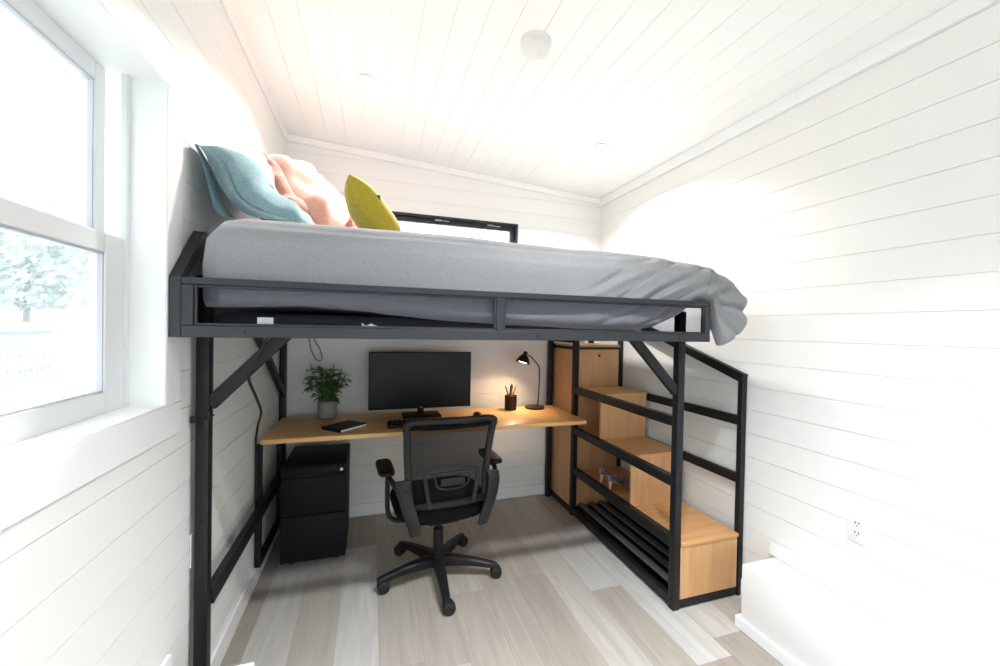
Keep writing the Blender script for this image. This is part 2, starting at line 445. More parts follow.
# corner braces
def brace(p, q, w, h, up):
    bm = new_bm(); bar(bm, p, q, w, h, up, .002); make('brace', bm, BLACK, bed)
brace((-.525, 1.618, 1.118), (-.285, 1.618, 1.372), .028, .046, (0, 0, 1))
brace((1.46, 1.625, 1.095), (1.19, 1.625, 1.372), .028, .046, (0, 0, 1))
brace((-.552, 2.99, .93), (-.552, 2.30, 1.36), .028, .044, (0, 0, 1))
# slats
for i in range(9):
    y = 1.72+i*.152
    bm = new_bm(); box(bm, (-.54, y, 1.36), (1.42, y+.07, 1.378), .002); make('slat', bm, BLACK, bed)
# guard frame round the mattress: front, both ends
def guard(name, a, b, z0, z1, along, stiles, thick=.028):
    bm = new_bm(); nets = []
    def bx(u0, u1, w0, w1):
        if along == 'x': box(bm, (u0, a[1], w0), (u1, a[1]+thick, w1), .002)
        else: box(bm, (a[0], u0, w0), (a[0]+thick, u1, w1), .002)
    i = 0 if along == 'x' else 1
    u0, u1 = a[i], b[i]
    bx(u0, u1, z1-.022, z1); bx(u0, u1, z0, z0+.036)
    for s0, s1 in stiles: bx(s0, s1, z0+.036, z1-.022)
    return bm
bm = guard('g', (BX0+.03, 1.43), (BX1, 1.43), 1.355, 1.537, 'x', [(BX0+.03, BX0+.062), (.448, .478), (BX1-.03, BX1)])
for x in (-.38, -.02, .2, .62, 1.0, 1.3): tube(bm, [(x, 1.431, 1.372), (x, 1.425, 1.372)], .006, 10)
# thin inner bead round each infill
for xa, xb in ((BX0+.062, .448), (.478, BX1-.03)): ring(bm, xa, xb, 1.391, 1.515, 1.435, 1.445, .008, .001)
gp = make('guard_panel', bm, GUARD, bed)
for xa, xb in ((BX0+.062, .448), (.478, BX1-.03)):
    bm = new_bm(); box(bm, (xa, 1.442, 1.391), (xb, 1.446, 1.515), 0); make('mesh_infill', bm, GUARD_NET, gp, 0)
bm = new_bm(); box(bm, (-.345, 1.45, 1.398), (-.30, 1.452, 1.420), 0); make('paper_tag', bm, PAPER, gp, 0)
bm = new_bm(); sheet(bm, lambda u, v: V((-.03+.05*u, 1.452+.006*math.sin(9*u), 1.394+.016*v*(1-.6*abs(math.sin(5*u))))), 8, 3); make('paper_tag', bm, PAPER, gp, 0)
# end panel against the window wall: its top slants up to a headboard
bm = new_bm()
def plate(bm, x0, x1, poly):
    vs0 = [bm.verts.new((x0, y, z)) for y, z in poly]; vs1 = [bm.verts.new((x1, y, z)) for y, z in poly]
    bm.faces.new(vs0); bm.faces.new(vs1[::-1]); n = len(poly)
    for k in range(n): bm.faces.new((vs0[k], vs0[(k+1)%n], vs1[(k+1)%n], vs1[k]))
    bmesh.ops.recalc_face_normals(bm, faces=bm.faces)
plate(bm, BX0, BX0+.03, [(1.43, 1.355), (1.458, 1.355), (1.458, 1.53), (1.43, 1.537)])
plate(bm, BX0, BX0+.03, [(1.43, 1.537), (1.46, 1.515), (1.618, 1.68), (1.60, 1.708)])
plate(bm, BX0, BX0+.03, [(1.60, 1.708), (1.618, 1.678), (3.0, 1.678), (3.02, 1.708)])
plate(bm, BX0, BX0+.03, [(1.458, 1.355), (3.02, 1.355), (3.02, 1.39), (1.458, 1.39)])
plate(bm, BX0, BX0+.03, [(2.99, 1.39), (3.02, 1.39), (3.02, 1.68), (2.99, 1.68)])
hb = make('headboard', bm, GUARD, bed)
bm = new_bm(); plate(bm, BX0+.012, BX0+.016, [(1.455, 1.388), (2.99, 1.388), (2.99, 1.68), (1.615, 1.68), (1.455, 1.52)]); make('mesh_infill', bm, GUARD_NET, hb, 0)
bm = guard('g', (BX1-.03, 1.458), (BX1-.03, 3.02), 1.355, 1.537, 'y', [(2.2, 2.23), (2.99, 3.02)])
rp = make('end_guard', bm, GUARD, bed)
for ya, yb in ((1.458, 2.2), (2.23, 2.99)):
    bm = new_bm(); box(bm, (BX1-.018, ya, 1.391), (BX1-.014, yb, 1.515), 0); make('mesh_infill', bm, GUARD_NET, rp, 0)

# ------------------------------------------------------------------ bedding
def lerp_tab(tab, x):
    if x <= tab[0][0]: return tab[0][1]
    for (a, p), (b, q) in zip(tab, tab[1:]):
        if x <= b:
            t = (x-a)/(b-a); return p+(q-p)*t
    return tab[-1][1]
ZT = [(-.51, 1.64), (-.495, 1.70), (-.46, 1.738), (-.40, 1.750), (-.2, 1.752), (.5, 1.756), (1.0, 1.750), (1.25, 1.742), (1.41, 1.726), (1.56, 1.688), (1.64, 1.652), (1.71, 1.606), (1.75, 1.574), (1.758, 1.555)]
ZB = [(-.51, 1.45), (-.25, 1.462), (0, 1.45), (.3, 1.425), (.6, 1.41), (.95, 1.402), (1.12, 1.402), (1.22, 1.418), (1.32, 1.46), (1.40, 1.54), (1.45, 1.555), (1.502, 1.55), (1.518, 1.43), (1.55, 1.340), (1.61, 1.352), (1.68, 1.392), (1.72, 1.44), (1.75, 1.51), (1.758, 1.545)]
YFR = [(-.51, 1.50), (-.46, 1.472), (1.3, 1.468), (1.42, 1.45), (1.5, 1.43), (1.62, 1.43), (1.70, 1.45), (1.75, 1.50), (1.758, 1.54)]
def duvet():
    bm = new_bm(); NX, NP = 300, 150
    corner = V((1.45, 1.43, 1.54))
    rings = []
    for i in range(NX):
        t = i/(NX-1); x = -.51+2.268*t
        zt, zb, yf = lerp_tab(ZT, x), lerp_tab(ZB, x), lerp_tab(YFR, x)
        yb = 2.975 if x < 1.5 else 2.975-.12*((x-1.5)/.258)**2
        ring = []
        hz = (zt-zb)/2; cz = (zt+zb)/2; r = min(.085, hz*.95); r2 = min(.045, hz*.9)
        # rounded rectangle walked from the bottom back, along the bottom, up the front, over the top
        segs = []
        W = yb-yf; per = []
        for k in range(NP):
            s = k/NP
            if s < .14: p = (yb-.04-(W-.08)*(s/.14), zb); nr = (0, -1)
            elif s < .20:
                a = (s-.14)/.06*PI/2; p = (yf+r2-r2*math.sin(a), zb+r2-r2*math.cos(a)); nr = (-math.sin(a), -math.cos(a))
            elif s < .46:
                q = (s-.20)/.26; p = (yf, zb+r2+(2*hz-r-r2)*q); nr = (-1, 0)
            elif s < .60:
                a = (s-.46)/.14*PI/2; p = (yf+r-r*math.cos(a), zt-r+r*math.sin(a)); nr = (-math.cos(a), math.sin(a))
            elif s < .94: p = (yf+r+(W-r-.05)*((s-.60)/.34), zt); nr = (0, 1)
            else: p = (yb, zt-.04-(2*hz-.08)*((s-.94)/.06)); nr = (1, 0)
            y, z = p; q = V((x, y, z)); d = 0
            # bulge of the front face over the guard rail
            if nr[0] < -.1:
                over = max(0, min(1, (z-1.53)/.13)) if x < 1.45 else 0; over = over*over*(3-2*over)
                d += .022*over*(-nr[0])*max(0, 1-max(0, (z-1.66)/.06))
            low = noise.noise(V((x*2.2, y*2.5, z*3)))*(.010 if x < 1 else .006)
            d += low+noise.noise(V((x*7, y*7, z*7+3)))*.0035
            # soft sag
            if nr[1] > .5: d += -.008*(1+math.cos((y-2.2)*3))*.3
            # folds pulled towards the corner of the rail
            w = max(0, min(1, (x-.75)/.5))
            v = q-corner; ang = math.atan2(v.z, v.x); dist = math.hypot(v.x, v.z)+1e-4
            if x < 1.47:
                ph = (z-1.54)*1.0-(x-1.0)*.50+max(0, y-1.6)*.35
                f = 2*abs(math.sin(ph*34+noise.noise(V((x*3, z*5, y)))*2.0))**.8-1.1
                f2 = math.sin(ph*118+1.3+noise.noise(V((x*4, z*4, 9)))*1.5)
                am = .55+.9*noise.noise(V((x*4, z*6, 5)))
                d += w*am*(.013*f+.005*f2)*(1 if nr[0] < -.75 else .12)
            else:
                ww = min(1, (x-1.47)/.03)
                f = 2*abs(math.sin(ang*5.5+noise.noise(V((x*6, z*6, 2)))*1.8+.6))**.7-1.1
                f2 = math.sin(ang*17+1.1+noise.noise(V((x*8, z*8, 4)))*2)
                d += ww*min(1, dist/.12)*(.0135*f+.004*f2)*(.25 if nr[1] > .35 else 1)*(1 if y < 2.2 else .4)
            q += V((0, nr[0], nr[1]))*d
            if s < .14 and x < 1.47 and y > 1.55: q.z = max(q.z, 1.444)
            if x > 1.47 and y > 1.475: q.z = max(q.z, 1.345+.215*min(1, (y-1.475)/.08)+.004*math.sin(y*30))
            # never poke through the guard frame from inside
            if x < 1.435 and q.z < 1.545 and y < 2: q.y = max(q.y, 1.464)
            if x < 1.47: q.z = max(q.z, 1.4)
            
            ring.append(bm.verts.new(q))
        rings.append(ring)
    for a, b in zip(rings, rings[1:]):
        for k in range(NP):
            bm.faces.new((a[k], a[(k+1)%NP], b[(k+1)%NP], b[k]))
    for ring, fl in ((rings[0], 0), (rings[-1], 1)):
        c = sum((v.co for v in ring), V())/NP; cv = bm.verts.new(c+V((-.004 if not fl else .012, 0, 0)))
        for k in range(NP): bm.faces.new((ring[k], ring[(k+1)%NP], cv))
    bmesh.ops.recalc_face_normals(bm, faces=bm.faces)
    return bm
bm = new_bm(); box(bm, (-.50, 1.60, 1.399), (1.2, 2.95, 1.436), .012, 3)
tag(make('mattress', bm, plain('charcoal mattress cover', (38, 40, 46), .9, bump=.2, bscale=300), None, 50, base=(.35, 2.2, 1.399)), 'thin charcoal mattress on the bed slats, seen through the guard netting', 'mattress')
bedd = make('duvet', duvet(), GREY_CLOTH, None, 70, base=(.5, 2.2, 1.38))
tag(bedd, 'rumpled grey duvet lying on the loft bed, bunched over its foot end', 'duvet')

# pillows --------------------------------------------------------------
def pillow_fn(w, h, th, flange, seed, wr=.012, pinch=.03, droop=0, ruffle=1):
    """closed cushion in local x (w), z (h), thickness along y"""
    def build():
        bm = new_bm(); n = 56
        def pt(i, j, side):
            u = -1+2*i/(n-1); v = -1+2*j/(n-1)
            U = u; Vv = v
            x = U*w/2*(1-pinch*(1-v*v)*.0-.0); x = U*w/2*(1-pinch*(1-abs(v)**2)*abs(u)**3); z = Vv*h/2*(1-pinch*(1-abs(u)**2)*abs(v)**3)
            fu = w/2-flange; fv = h/2-flange
            a = min(1, abs(x)/fu) if fu > 0 else 1; b = min(1, abs(z)/fv)
            t = max(0, (1-a**3.2))**.5*max(0, (1-b**3.2))**.5
            y = side*(th/2*t+.003)
            p = V((x*5, z*5, seed+side*4))
            wv = noise.noise(p)*wr+noise.noise(p*2.3)*wr*.6
            y += wv*(.35+t)*.9
            # flange waves
            e = max(a, b)
            if flange > 0 and e >= .98:
                y += ruffle*(math.sin((x+z)*26+seed)*.010+math.sin((x-z)*17+seed*2)*.008)
            k = max(0, (-u-.2)/.8); z -= droop*k*k*(v+1)/2; y += side*0+.25*droop*k*k*max(0, v)
            return V((x, y, z))
        g = {}
        for s in (-1, 1):
            for i in range(n):
                for j in range(n):
                    if s == 1 and (i in (0, n-1) or j in (0, n-1)): g[s, i, j] = g[-1, i, j]
                    else: g[s, i, j] = bm.verts.new(pt(i, j, s))
        for s in (-1, 1):
            for i in range(n-1):
                for j in range(n-1):
                    bm.faces.new((g[s,i,j], g[s,i+1,j], g[s,i+1,j+1], g[s,i,j+1]))
        bmesh.ops.recalc_face_normals(bm, faces=bm.faces)
        return bm
    return build()

def place(bm, loc, M):
    bmesh.ops.transform(bm, matrix=Matrix.Translation(V(loc)) @ M, verts=bm.verts)
    return bm
def lean(bot, top, turn=0, roll=0):
    """matrix for a cushion whose width runs along +y (turned by `turn`) and whose height runs from bot to top"""
    up = (V(top)-V(bot)).normalized(); wd = V((math.sin(turn), math.cos(turn), math.sin(roll))); wd = (wd-up*wd.dot(up)).normalized()
    nr = up.cross(wd)
    m = Matrix((wd, nr, up)).transposed().to_4x4()
    return m
def pillow(name, label, cat, mat, bot, top, depth, w, th, flange, seed, turn=0, roll=0, wr=.012, pinch=.03, droop=0, ruffle=1):
    b, t = V(bot), V(top); h = (t-b).length
    c = (b+t)/2+V((0, depth, 0))
    bm = pillow_fn(w, h, th, flange, seed, wr, pinch, droop, ruffle); place(bm, c, lean(b, t, turn, roll))
    o = make(name, bm, mat, None, 60, base=tuple(c)); tag(o, label, cat); return o
def resample(pts, n):
    pts = smooth_path(pts, 8); L = [0]
    for a, b in zip(pts, pts[1:]): L.append(L[-1]+(b-a).length)
    out = []; k = 0
    for i in range(n):
        t = L[-1]*i/(n-1)
        while k < len(L)-2 and L[k+1] < t: k += 1
        out.append(pts[k].lerp(pts[k+1], (t-L[k])/max(1e-9, L[k+1]-L[k])))
    return out
def leaning_pillow(name, label, mat, near, far, front, back, seed, folds):
    """closed pillow lofted from its near seam to its far seam, plump on the room side"""
    nu, nv = 48, 44; A = resample(near, nv); B = resample(far, nv)
    n0 = (A[-1]-A[0]).normalized(); nr = V((-n0.z, 0, n0.x)).normalized()
    if nr.z < 0: nr = -nr
    prof = lambda t, e: max(0, 1-abs(2*t-1)**e)**.52
    bm = new_bm(); g = {}
    for sd in (1, -1):
        for i in range(nu):
            for j_ in range(nv):
                u, v = i/(nu-1), j_/(nv-1)
                if sd < 0 and (i in (0, nu-1) or j_ in (0, nv-1)): g[sd, i, j_] = g[1, i, j_]; continue
                k = prof(u, 2.6)*prof(v, 2.8)
                p = A[j_].lerp(B[j_], u)
                wv = noise.noise(V((u*3, v*3.5, seed)))*.016+noise.noise(V((u*8, v*8, seed+4)))*.006
                for (du, dv, ph, fr, am) in folds:
                    q = u*du+v*dv+ph+.12*noise.noise(V((u*3, v*3, seed+9))); wv += am*math.sin(q*fr)
                p += nr*(sd*(front if sd > 0 else back)*k+wv*min(1, k*2.5)*(1 if sd > 0 else .3))
                g[sd, i, j_] = bm.verts.new(p)
    for sd in (1, -1):
        for i in range(nu-1):
            for j_ in range(nv-1):
                q = (g[sd,i,j_], g[sd,i+1,j_], g[sd,i+1,j_+1], g[sd,i,j_+1])
                bm.faces.new(q if sd > 0 else q[::-1])
    bmesh.ops.recalc_face_normals(bm, faces=bm.faces)
    c = (A[0]+B[-1])/2
    return tag(make(name, bm, mat, None, 70, base=tuple(c)), label, 'pillow')
def flange(o, mat, a, b, wave, fr, n=60, m=7):
    A = resample(a, n); B = resample(b, n)
    bm = new_bm()
    def fn(u, v):
        i = round(u*(n-1)); p = A[i].lerp(B[i], v)
        return p+V((.4, -1, .5))*(wave*v*math.sin(u*fr+2*v)+wave*.5*v*math.sin(u*fr*2.3))+V((0, -.012*math.sin(PI*v), 0))
    sheet(bm, fn, n, m); bmesh.ops.solidify(bm, geom=bm.faces, thickness=.0035)
    make('flange', bm, mat, o, 70)
bs_ = [(-.566, 1.62, 1.998), (-.528, 1.62, 1.983), (-.495, 1.62, 1.958), (-.471, 1.62, 1.912), (-.453, 1.62, 1.866), (-.425, 1.62, 1.827), (-.375, 1.62, 1.801), (-.272, 1.62, 1.769), (-.205, 1.62, 1.752)]
blue = leaning_pillow('pillow', 'dusty blue linen pillow with a flanged edge, nearest the headboard corner', BLUE_CLOTH, bs_, [(-.565, 2.2, 2.05), (-.46, 2.2, 1.89), (-.32, 2.2, 1.765)], .105, .02, 3.3, [(1.0, 1.6, 0, 11, .005), (.3, 2.0, .4, 17, .003)])
flange(blue, BLUE_CLOTH, bs_, [(-.552, 1.57, 1.978), (-.526, 1.57, 1.945), (-.505, 1.57, 1.893), (-.479, 1.57, 1.835), (-.441, 1.57, 1.793), (-.405, 1.57, 1.768), (-.33, 1.575, 1.752), (-.215, 1.60, 1.745)], .004, 17)
flange(blue, BLUE_CLOTH, [(-.562, 1.60, 1.992), (-.540, 1.60, 1.951), (-.516, 1.60, 1.886), (-.498, 1.60, 1.834), (-.482, 1.60, 1.795), (-.452, 1.60, 1.755)], [(-.556, 1.56, 1.972), (-.538, 1.56, 1.928), (-.524, 1.56, 1.871), (-.509, 1.56, 1.8), (-.497, 1.56, 1.769), (-.478, 1.56, 1.752)], .002, 9)
ps_ = [(-.457, 2.0, 2.137), (-.402, 2.0, 2.105), (-.357, 2.0, 2.018), (-.329, 2.0, 1.973), (-.292, 2.0, 1.95), (-.262, 2.0, 1.89), (-.21, 2.0, 1.82), (-.13, 2.0, 1.752)]
pink = leaning_pillow('pillow', 'pale pink linen pillow with a ruffled flange behind the blue pillow', PINK_CLOTH, ps_, [(-.45, 2.52, 2.20), (-.22, 2.52, 1.96), (-.02, 2.52, 1.752)], .14, .02, 11.2, [(1.4, 1.0, 0, 13, .013), (2.0, -.6, .3, 19, .008)])
flange(pink, PINK_CLOTH, ps_, [(-.452, 1.95, 2.122), (-.418, 1.95, 2.08), (-.405, 1.95, 2.013), (-.385, 1.95, 1.964), (-.344, 1.95, 1.921), (-.307, 1.95, 1.872), (-.25, 1.95, 1.81), (-.19, 1.95, 1.752)], .010, 26)
for o_ in (blue, pink): o_.location.z += .005
must = pillow('cushion', 'small mustard yellow cushion in front of the pink pillow', 'cushion', MUSTARD, (.105, 1.76, 1.764), (-.095, 1.76, 2.018), .19, .38, .145, .0, 23, wr=.006, pinch=.07)
bm = new_bm(); box(bm, (.006, 1.786, 1.934), (.031, 1.802, 1.958), .001); make('care_label', bm, plain('brown woven label', (92, 74, 40), .8), must)

# ------------------------------------------------------------------ storage staircase
st = thing('storage_staircase', 'oak and black steel storage staircase climbing beside the loft bed', 'staircase', (1.68, 2.3, 0))
SX0, SX1 = 1.497, 1.868
ZS = [.338, .652, .965, 1.285]; YS = [1.607, 2.02, 2.365, 2.715]
def sp(name, mat, *boxes, bev=.0015):
    bm = new_bm()
    for a, b in boxes: box(bm, a, b, bev)
    return make(name, bm, mat, st)
sp('post', BLACK, ((1.455, 2.665, 0), (1.495, 2.705, 1.35)), bev=.003)
sp('post', BLACK, ((1.872, 1.603, 0), (1.904, 1.635, 1.17)), bev=.003)
sp('post', BLACK, ((1.872, 2.70, 0), (1.904, 2.735, 1.62)), bev=.003)
sp('post', BLACK, ((1.80, 3.03, 0), (1.84, 3.065, 1.5)), bev=.003)
# rails on the open side
for z, h in ((.945, .05), (.640, .05), (.340, .05), (.035, .04)):
    sp('rail', BLACK, ((1.457, 1.646, z-h/2), (1.493, 2.664, z+h/2)))
# rails on the wall side
for z in (.93, .62): sp('rail', BLACK, ((1.876, 1.636, z-.025), (1.900, 2.70, z+.025)))
bm = new_bm(); bar(bm, (1.888, 1.605, 1.155), (1.888, 2.735, 1.525), .03, .05, (0, 0, 1), .002); make('handrail', bm, BLACK, st)
sp('rail', BLACK, ((1.876, 1.636, .005), (1.900, 3.03, .045)))
# cross bars
sp('crossbar', BLACK, ((1.496, 1.609, .006), (1.871, 1.634, .048)))
sp('crossbar', BLACK, ((1.415, 2.706, 1.30), (1.492, 3.019, 1.325)))
sp('crossbar', BLACK, ((1.457, 2.706, 1.247), (1.49, 3.06, 1.27)))
sp('crossbar', BLACK, ((1.457, 2.706, .01), (1.49, 3.06, .05)))
sp('crossbar', BLACK, ((1.496, 2.668, 1.25), (1.871, 2.712, 1.268)))
sp('crossbar', BLACK, ((1.496, 2.668, .01), (1.871, 2.705, .05)))
# treads (each runs back as the shelf of the cubby above it)
TT = .018
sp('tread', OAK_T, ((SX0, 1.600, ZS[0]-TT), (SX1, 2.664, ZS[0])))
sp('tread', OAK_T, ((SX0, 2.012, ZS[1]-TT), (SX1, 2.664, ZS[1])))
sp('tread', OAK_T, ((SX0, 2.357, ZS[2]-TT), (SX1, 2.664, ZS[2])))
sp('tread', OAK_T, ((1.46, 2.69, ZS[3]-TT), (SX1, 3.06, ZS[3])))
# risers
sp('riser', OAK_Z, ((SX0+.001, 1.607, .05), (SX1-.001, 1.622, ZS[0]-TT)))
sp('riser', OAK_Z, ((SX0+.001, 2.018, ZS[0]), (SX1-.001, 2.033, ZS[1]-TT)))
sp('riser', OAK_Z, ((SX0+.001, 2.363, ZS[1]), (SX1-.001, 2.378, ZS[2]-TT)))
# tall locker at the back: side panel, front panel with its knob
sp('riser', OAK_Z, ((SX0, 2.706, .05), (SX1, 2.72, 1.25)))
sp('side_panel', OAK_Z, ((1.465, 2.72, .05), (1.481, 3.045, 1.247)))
lid = st.children[-2]
bm = new_bm(); tube(bm, [(1.69, 2.706, 1.20), (1.69, 2.70, 1.20)], .010, 14); make('finger_hole', bm, DARKGAP, lid)
# shoe rack: tray and long bars
sp('wall_panel', BLACK, ((1.846, 1.65, .05), (1.854, 2.664, .318)))
for i in range(4):
    x = 1.512+i*.085
    sp('rack_bar', RACK, ((x, 1.65, .072), (x+.036, 2.664, .088)))
sp('rack_tray', BLACK, ((1.497, 1.65, .012), (1.85, 2.664, .02)))

# sandals on the cubby shelf
SILVER = plain('pewter metallic leather', (150, 158, 172), .3, metal=.7, spec=.6)
SOLE = plain('tan insole', (176, 150, 128), .5)
HEEL = plain('pearl heel', (214, 196, 180), .3)
def sandal(loc, rz, label, toe_flip=1):
    r = thing('sandal', label, 'shoe', loc, rz, 'pair of heeled sandals', local=True)
    r.scale = (.84, .84, .84)
    prof = [(0, .085), (.04, .08), (.09, .055), (.135, .018), (.17, .008), (.225, .012)]
    path = smooth_path([(x, 0, z) for x, z in prof], 6); m = len(path)
    wid = lambda t: .026+.012*math.sin(min(1, t*1.15)*PI*.5)**2-.018*max(0, t-.82)/.18 if t > .2 else .024+.002*t
    bm = new_bm(); rows = []
    for k, p in enumerate(path):
        t = k/(m-1); w = wid(t)*(.55 if k in (0, m-1) else 1)
        rows.append([bm.verts.new(p+V((0, s*w, dz))) for s, dz in ((-1, 0), (1, 0), (1, .006), (-1, .006))])
    for a, b in zip(rows, rows[1:]):
        for k in range(4): bm.faces.new((a[k], a[(k+1)%4], b[(k+1)%4], b[k]))
    bm.faces.new(rows[0]); bm.faces.new(rows[-1][::-1]); bmesh.ops.recalc_face_normals(bm, faces=bm.faces)
    make('sole', bm, SOLE, r, 50)
    bm = new_bm(); tube(bm, [(.012, 0, .084), (.010, 0, .05), (.006, 0, .01), (.006, 0, 0)], [.017, .009, .0065, .007], 12); make('heel', bm, HEEL, r)
    def strap(x0, z0, hgt, w, tilt, rr=.0075):
        pts = [V((x0+tilt*math.sin(a), w*math.cos(a), z0+hgt*math.sin(a))) for a in [PI*k/14 for k in range(15)]]
        bm = new_bm(); tube(bm, pts, rr, 8, .45); make('strap', bm, SILVER, r)
    strap(.20, .012, .030, .026, -.01); strap(.175, .012, .042, .033, -.012); strap(.15, .016, .05, .035, -.008); strap(.185, .012, .036, .030, .02)
    strap(.045, .085, .055, .026, -.03, .0045)
    pts = [V((.03+.034*math.cos(a), .027*math.sin(a), .135+.012*math.cos(a))) for a in [2*PI*k/24 for k in range(25)]]
    bm = new_bm(); tube(bm, pts, .0045, 8, .6); make('ankle_strap', bm, SILVER, r)
    bm = new_bm(); tube(bm, [(.0, .012, .09), (-.003, .012, .12), (-.003, .008, .133)], .004, 8); tube(bm, [(.0, -.012, .09), (-.003, -.012, .12), (-.003, -.008, .133)], .004, 8); make('heel_strap', bm, SILVER, r)
    bm = new_bm(); box(bm, (.03, .024, .128), (.04, .03, .140), .001); make('buckle', bm, STEEL, r)
    return r
sandal((1.500, 2.25, ZS[0]+.001), math.radians(-7), 'silver strappy heeled sandal on the staircase shelf, nearer the lower steps')
sandal((1.512, 2.375, ZS[0]+.001), math.radians(-12), 'silver strappy heeled sandal on the staircase shelf, deeper in behind the other')

# ------------------------------------------------------------------ desk
desk = thing('desk', 'long honey oak desk with black steel leg loop along the back wall', 'desk', (.43, 2.7, 0))
DZ = .777
bm = new_bm(); box(bm, (-.553, 2.412, .751), (1.42, 2.975, DZ), .003, 2); make('desktop', bm, OAK_X, desk)
bm = new_bm()
box(bm, (-.577, 2.415, .088), (-.547, 2.445, .7505), .002); box(bm, (-.577, 2.445, .088), (-.547, 2.96, .118), .002); box(bm, (-.577, 2.93, .118), (-.547, 2.96, .7505), .002)
make('leg_loop', bm, BLACK, desk)
bm = new_bm(); box(bm, (-.54, 2.90, .70), (1.41, 2.93, .7505), .002); make('back_rail', bm, BLACK, desk)

# monitor
mon = thing('monitor', 'black flat screen monitor switched off, standing on the desk', 'monitor', (.345, 2.81, DZ))
bm = new_bm(); box(bm, (-.01, 2.83, .826), (.70, 2.852, 1.222), .004, 2); box(bm, (.16, 2.852, .90), (.53, 2.885, 1.15), .008, 2); make('housing', bm, CH_DARK, mon)
bm = new_bm(); box(bm, (-.003, 2.8285, .842), (.693, 2.8305, 1.214), 0); scr = make('screen', bm, SCREEN, mon)
bm = new_bm(); box(bm, (.334, 2.828, .830), (.356, 2.8295, .837), .0005); make('badge', bm, STEEL, mon)
bm = new_bm(); box(bm, (.322, 2.856, .785), (.366, 2.872, .93), .003); make('neck', bm, CH_DARK, mon)
bm = new_bm(); box(bm, (.215, 2.735, DZ+.0005), (.475, 2.92, DZ+.011), .004, 2); make('stand_base', bm, CH_DARK, mon)
# keyboard
kb = thing('keyboard', 'black keyboard on the desk in front of the monitor', 'keyboard', (.33, 2.57, DZ))
bm = new_bm(); box(bm, (.105, 2.49, DZ+.0005), (.56, 2.63, DZ+.018), .004, 2); make('case', bm, CH_DARK, kb)
bm = new_bm()
for r_ in range(5):
    for c_ in range(15): box(bm, (.115+c_*.0292, 2.50+r_*.024, DZ+.018), (.139+c_*.0292, 2.519+r_*.024, DZ+.026), .002)
make('keys', bm, RUBBER, kb)
# mouse
bm = new_bm()
def mfn(u, v):
    a = u*2*PI; t = v; rr = math.cos(t*PI/2)**.6 if t < 1 else 0
    return V((.715+.031*math.cos(a)*rr, 2.68+.055*math.sin(a)*rr, DZ+.0005+.036*math.sin(t*PI/2)))
sheet(bm, mfn, 28, 12, cu=True); bmesh.ops.remove_doubles(bm, verts=bm.verts, dist=1e-5); bmesh.ops.holes_fill(bm, edges=bm.edges)
bmesh.ops.recalc_face_normals(bm, faces=bm.faces)
tag(make('computer_mouse', bm, CH_DARK, None, 60, base=(.715, 2.68, DZ)), 'black computer mouse on the desk beyond the chair back', 'mouse')
# notebook
nb = thing('notebook', 'closed black notebook lying on the desk beside the plant', 'notebook', (-.14, 2.585, DZ), math.radians(44), local=True)
bm = new_bm(); box(bm, (-.10, -.082, .0005), (.10, .082, .003), .001); box(bm, (-.10, -.082, .016), (.10, .082, .0185), .001); box(bm, (-.103, -.082, .0005), (-.10, .082, .0185), .001); make('cover', bm, CH_DARK, nb)
bm = new_bm(); box(bm, (-.099, -.079, .003), (.097, .079, .016), .0005); make('pages', bm, PAPER, nb)

# plant
pl = thing('potted_plant', 'small leafy green plant in a grey ribbed pot on the desk', 'plant', (-.268, 2.88, DZ))
POT = plain('grey ceramic', (150, 146, 140), .6, bump=.2, bscale=120, var=.12, vscale=20)
bm = new_bm(); n = 72; prof = [(.050, .0), (.056, .004), (.058, .06), (.0585, .115), (.054, .118), (.053, .098)]
rings = []
for r_, z in prof:
    rings.append([bm.verts.new((-.268+(r_+.0012*math.cos(24*2*PI*k/n))*math.cos(2*PI*k/n), 2.88+(r_+.0012*math.cos(24*2*PI*k/n))*math.sin(2*PI*k/n), DZ+.0005+z)) for k in range(n)])
for a, b in zip(rings, rings[1:]):
    for k in range(n): bm.faces.new((a[k], a[(k+1)%n], b[(k+1)%n], b[k]))
bm.faces.new(rings[0][::-1]); make('pot', bm, POT, pl, 60)
bm = new_bm(); lathe(bm, [(0, DZ+.10), (.053, DZ+.10), (.053, DZ+.09), (0, DZ+.09)], (-.268, 2.88, 0), 24); make('soil', bm, plain('dark soil', (48, 38, 30), .95, bump=.8, bscale=90), pl)
m, nt, b = mat_new('glossy green leaf'); oi = N(nt, 'ShaderNodeTexCoord'); nz = N(nt, 'ShaderNodeTexNoise'); nz.inputs['Scale'].default_value = 14
mx = N(nt, 'ShaderNodeMix', data_type='RGBA'); mx.inputs[6].default_value = lin(42, 80, 34); mx.inputs[7].default_value = lin(104, 146, 74)
nt.links.new(oi.outputs['Object'], nz.inputs['Vector']); nt.links.new(nz.outputs['Fac'], mx.inputs[0]); nt.links.new(mx.outputs[2], b.inputs['Base Color'])
b.inputs['Roughness'].default_value = .38
LEAF = m
STEM = plain('green stem', (86, 112, 62), .6)
rs = random.Random(5)
bs = new_bm(); bl = new_bm()
def leaf(bm, base, d, L, W, droop):
    d = V(d).normalized(); s = d.cross(V((0, 0, 1))).normalized(); nn = s.cross(d)
    R = []
    for k in range(7):
        t = k/6; w = W*math.sin(PI*min(.999, t**.8))*.5
        p = base+d*(L*t)-V((0, 0, 1))*(droop*L*t*t)
        R.append([bm.verts.new(p-s*w+nn*w*.35), bm.verts.new(p), bm.verts.new(p+s*w+nn*w*.35)])
    for a, b2 in zip(R, R[1:]):
        for k in range(2): bm.faces.new((a[k], a[k+1], b2[k+1], b2[k]))
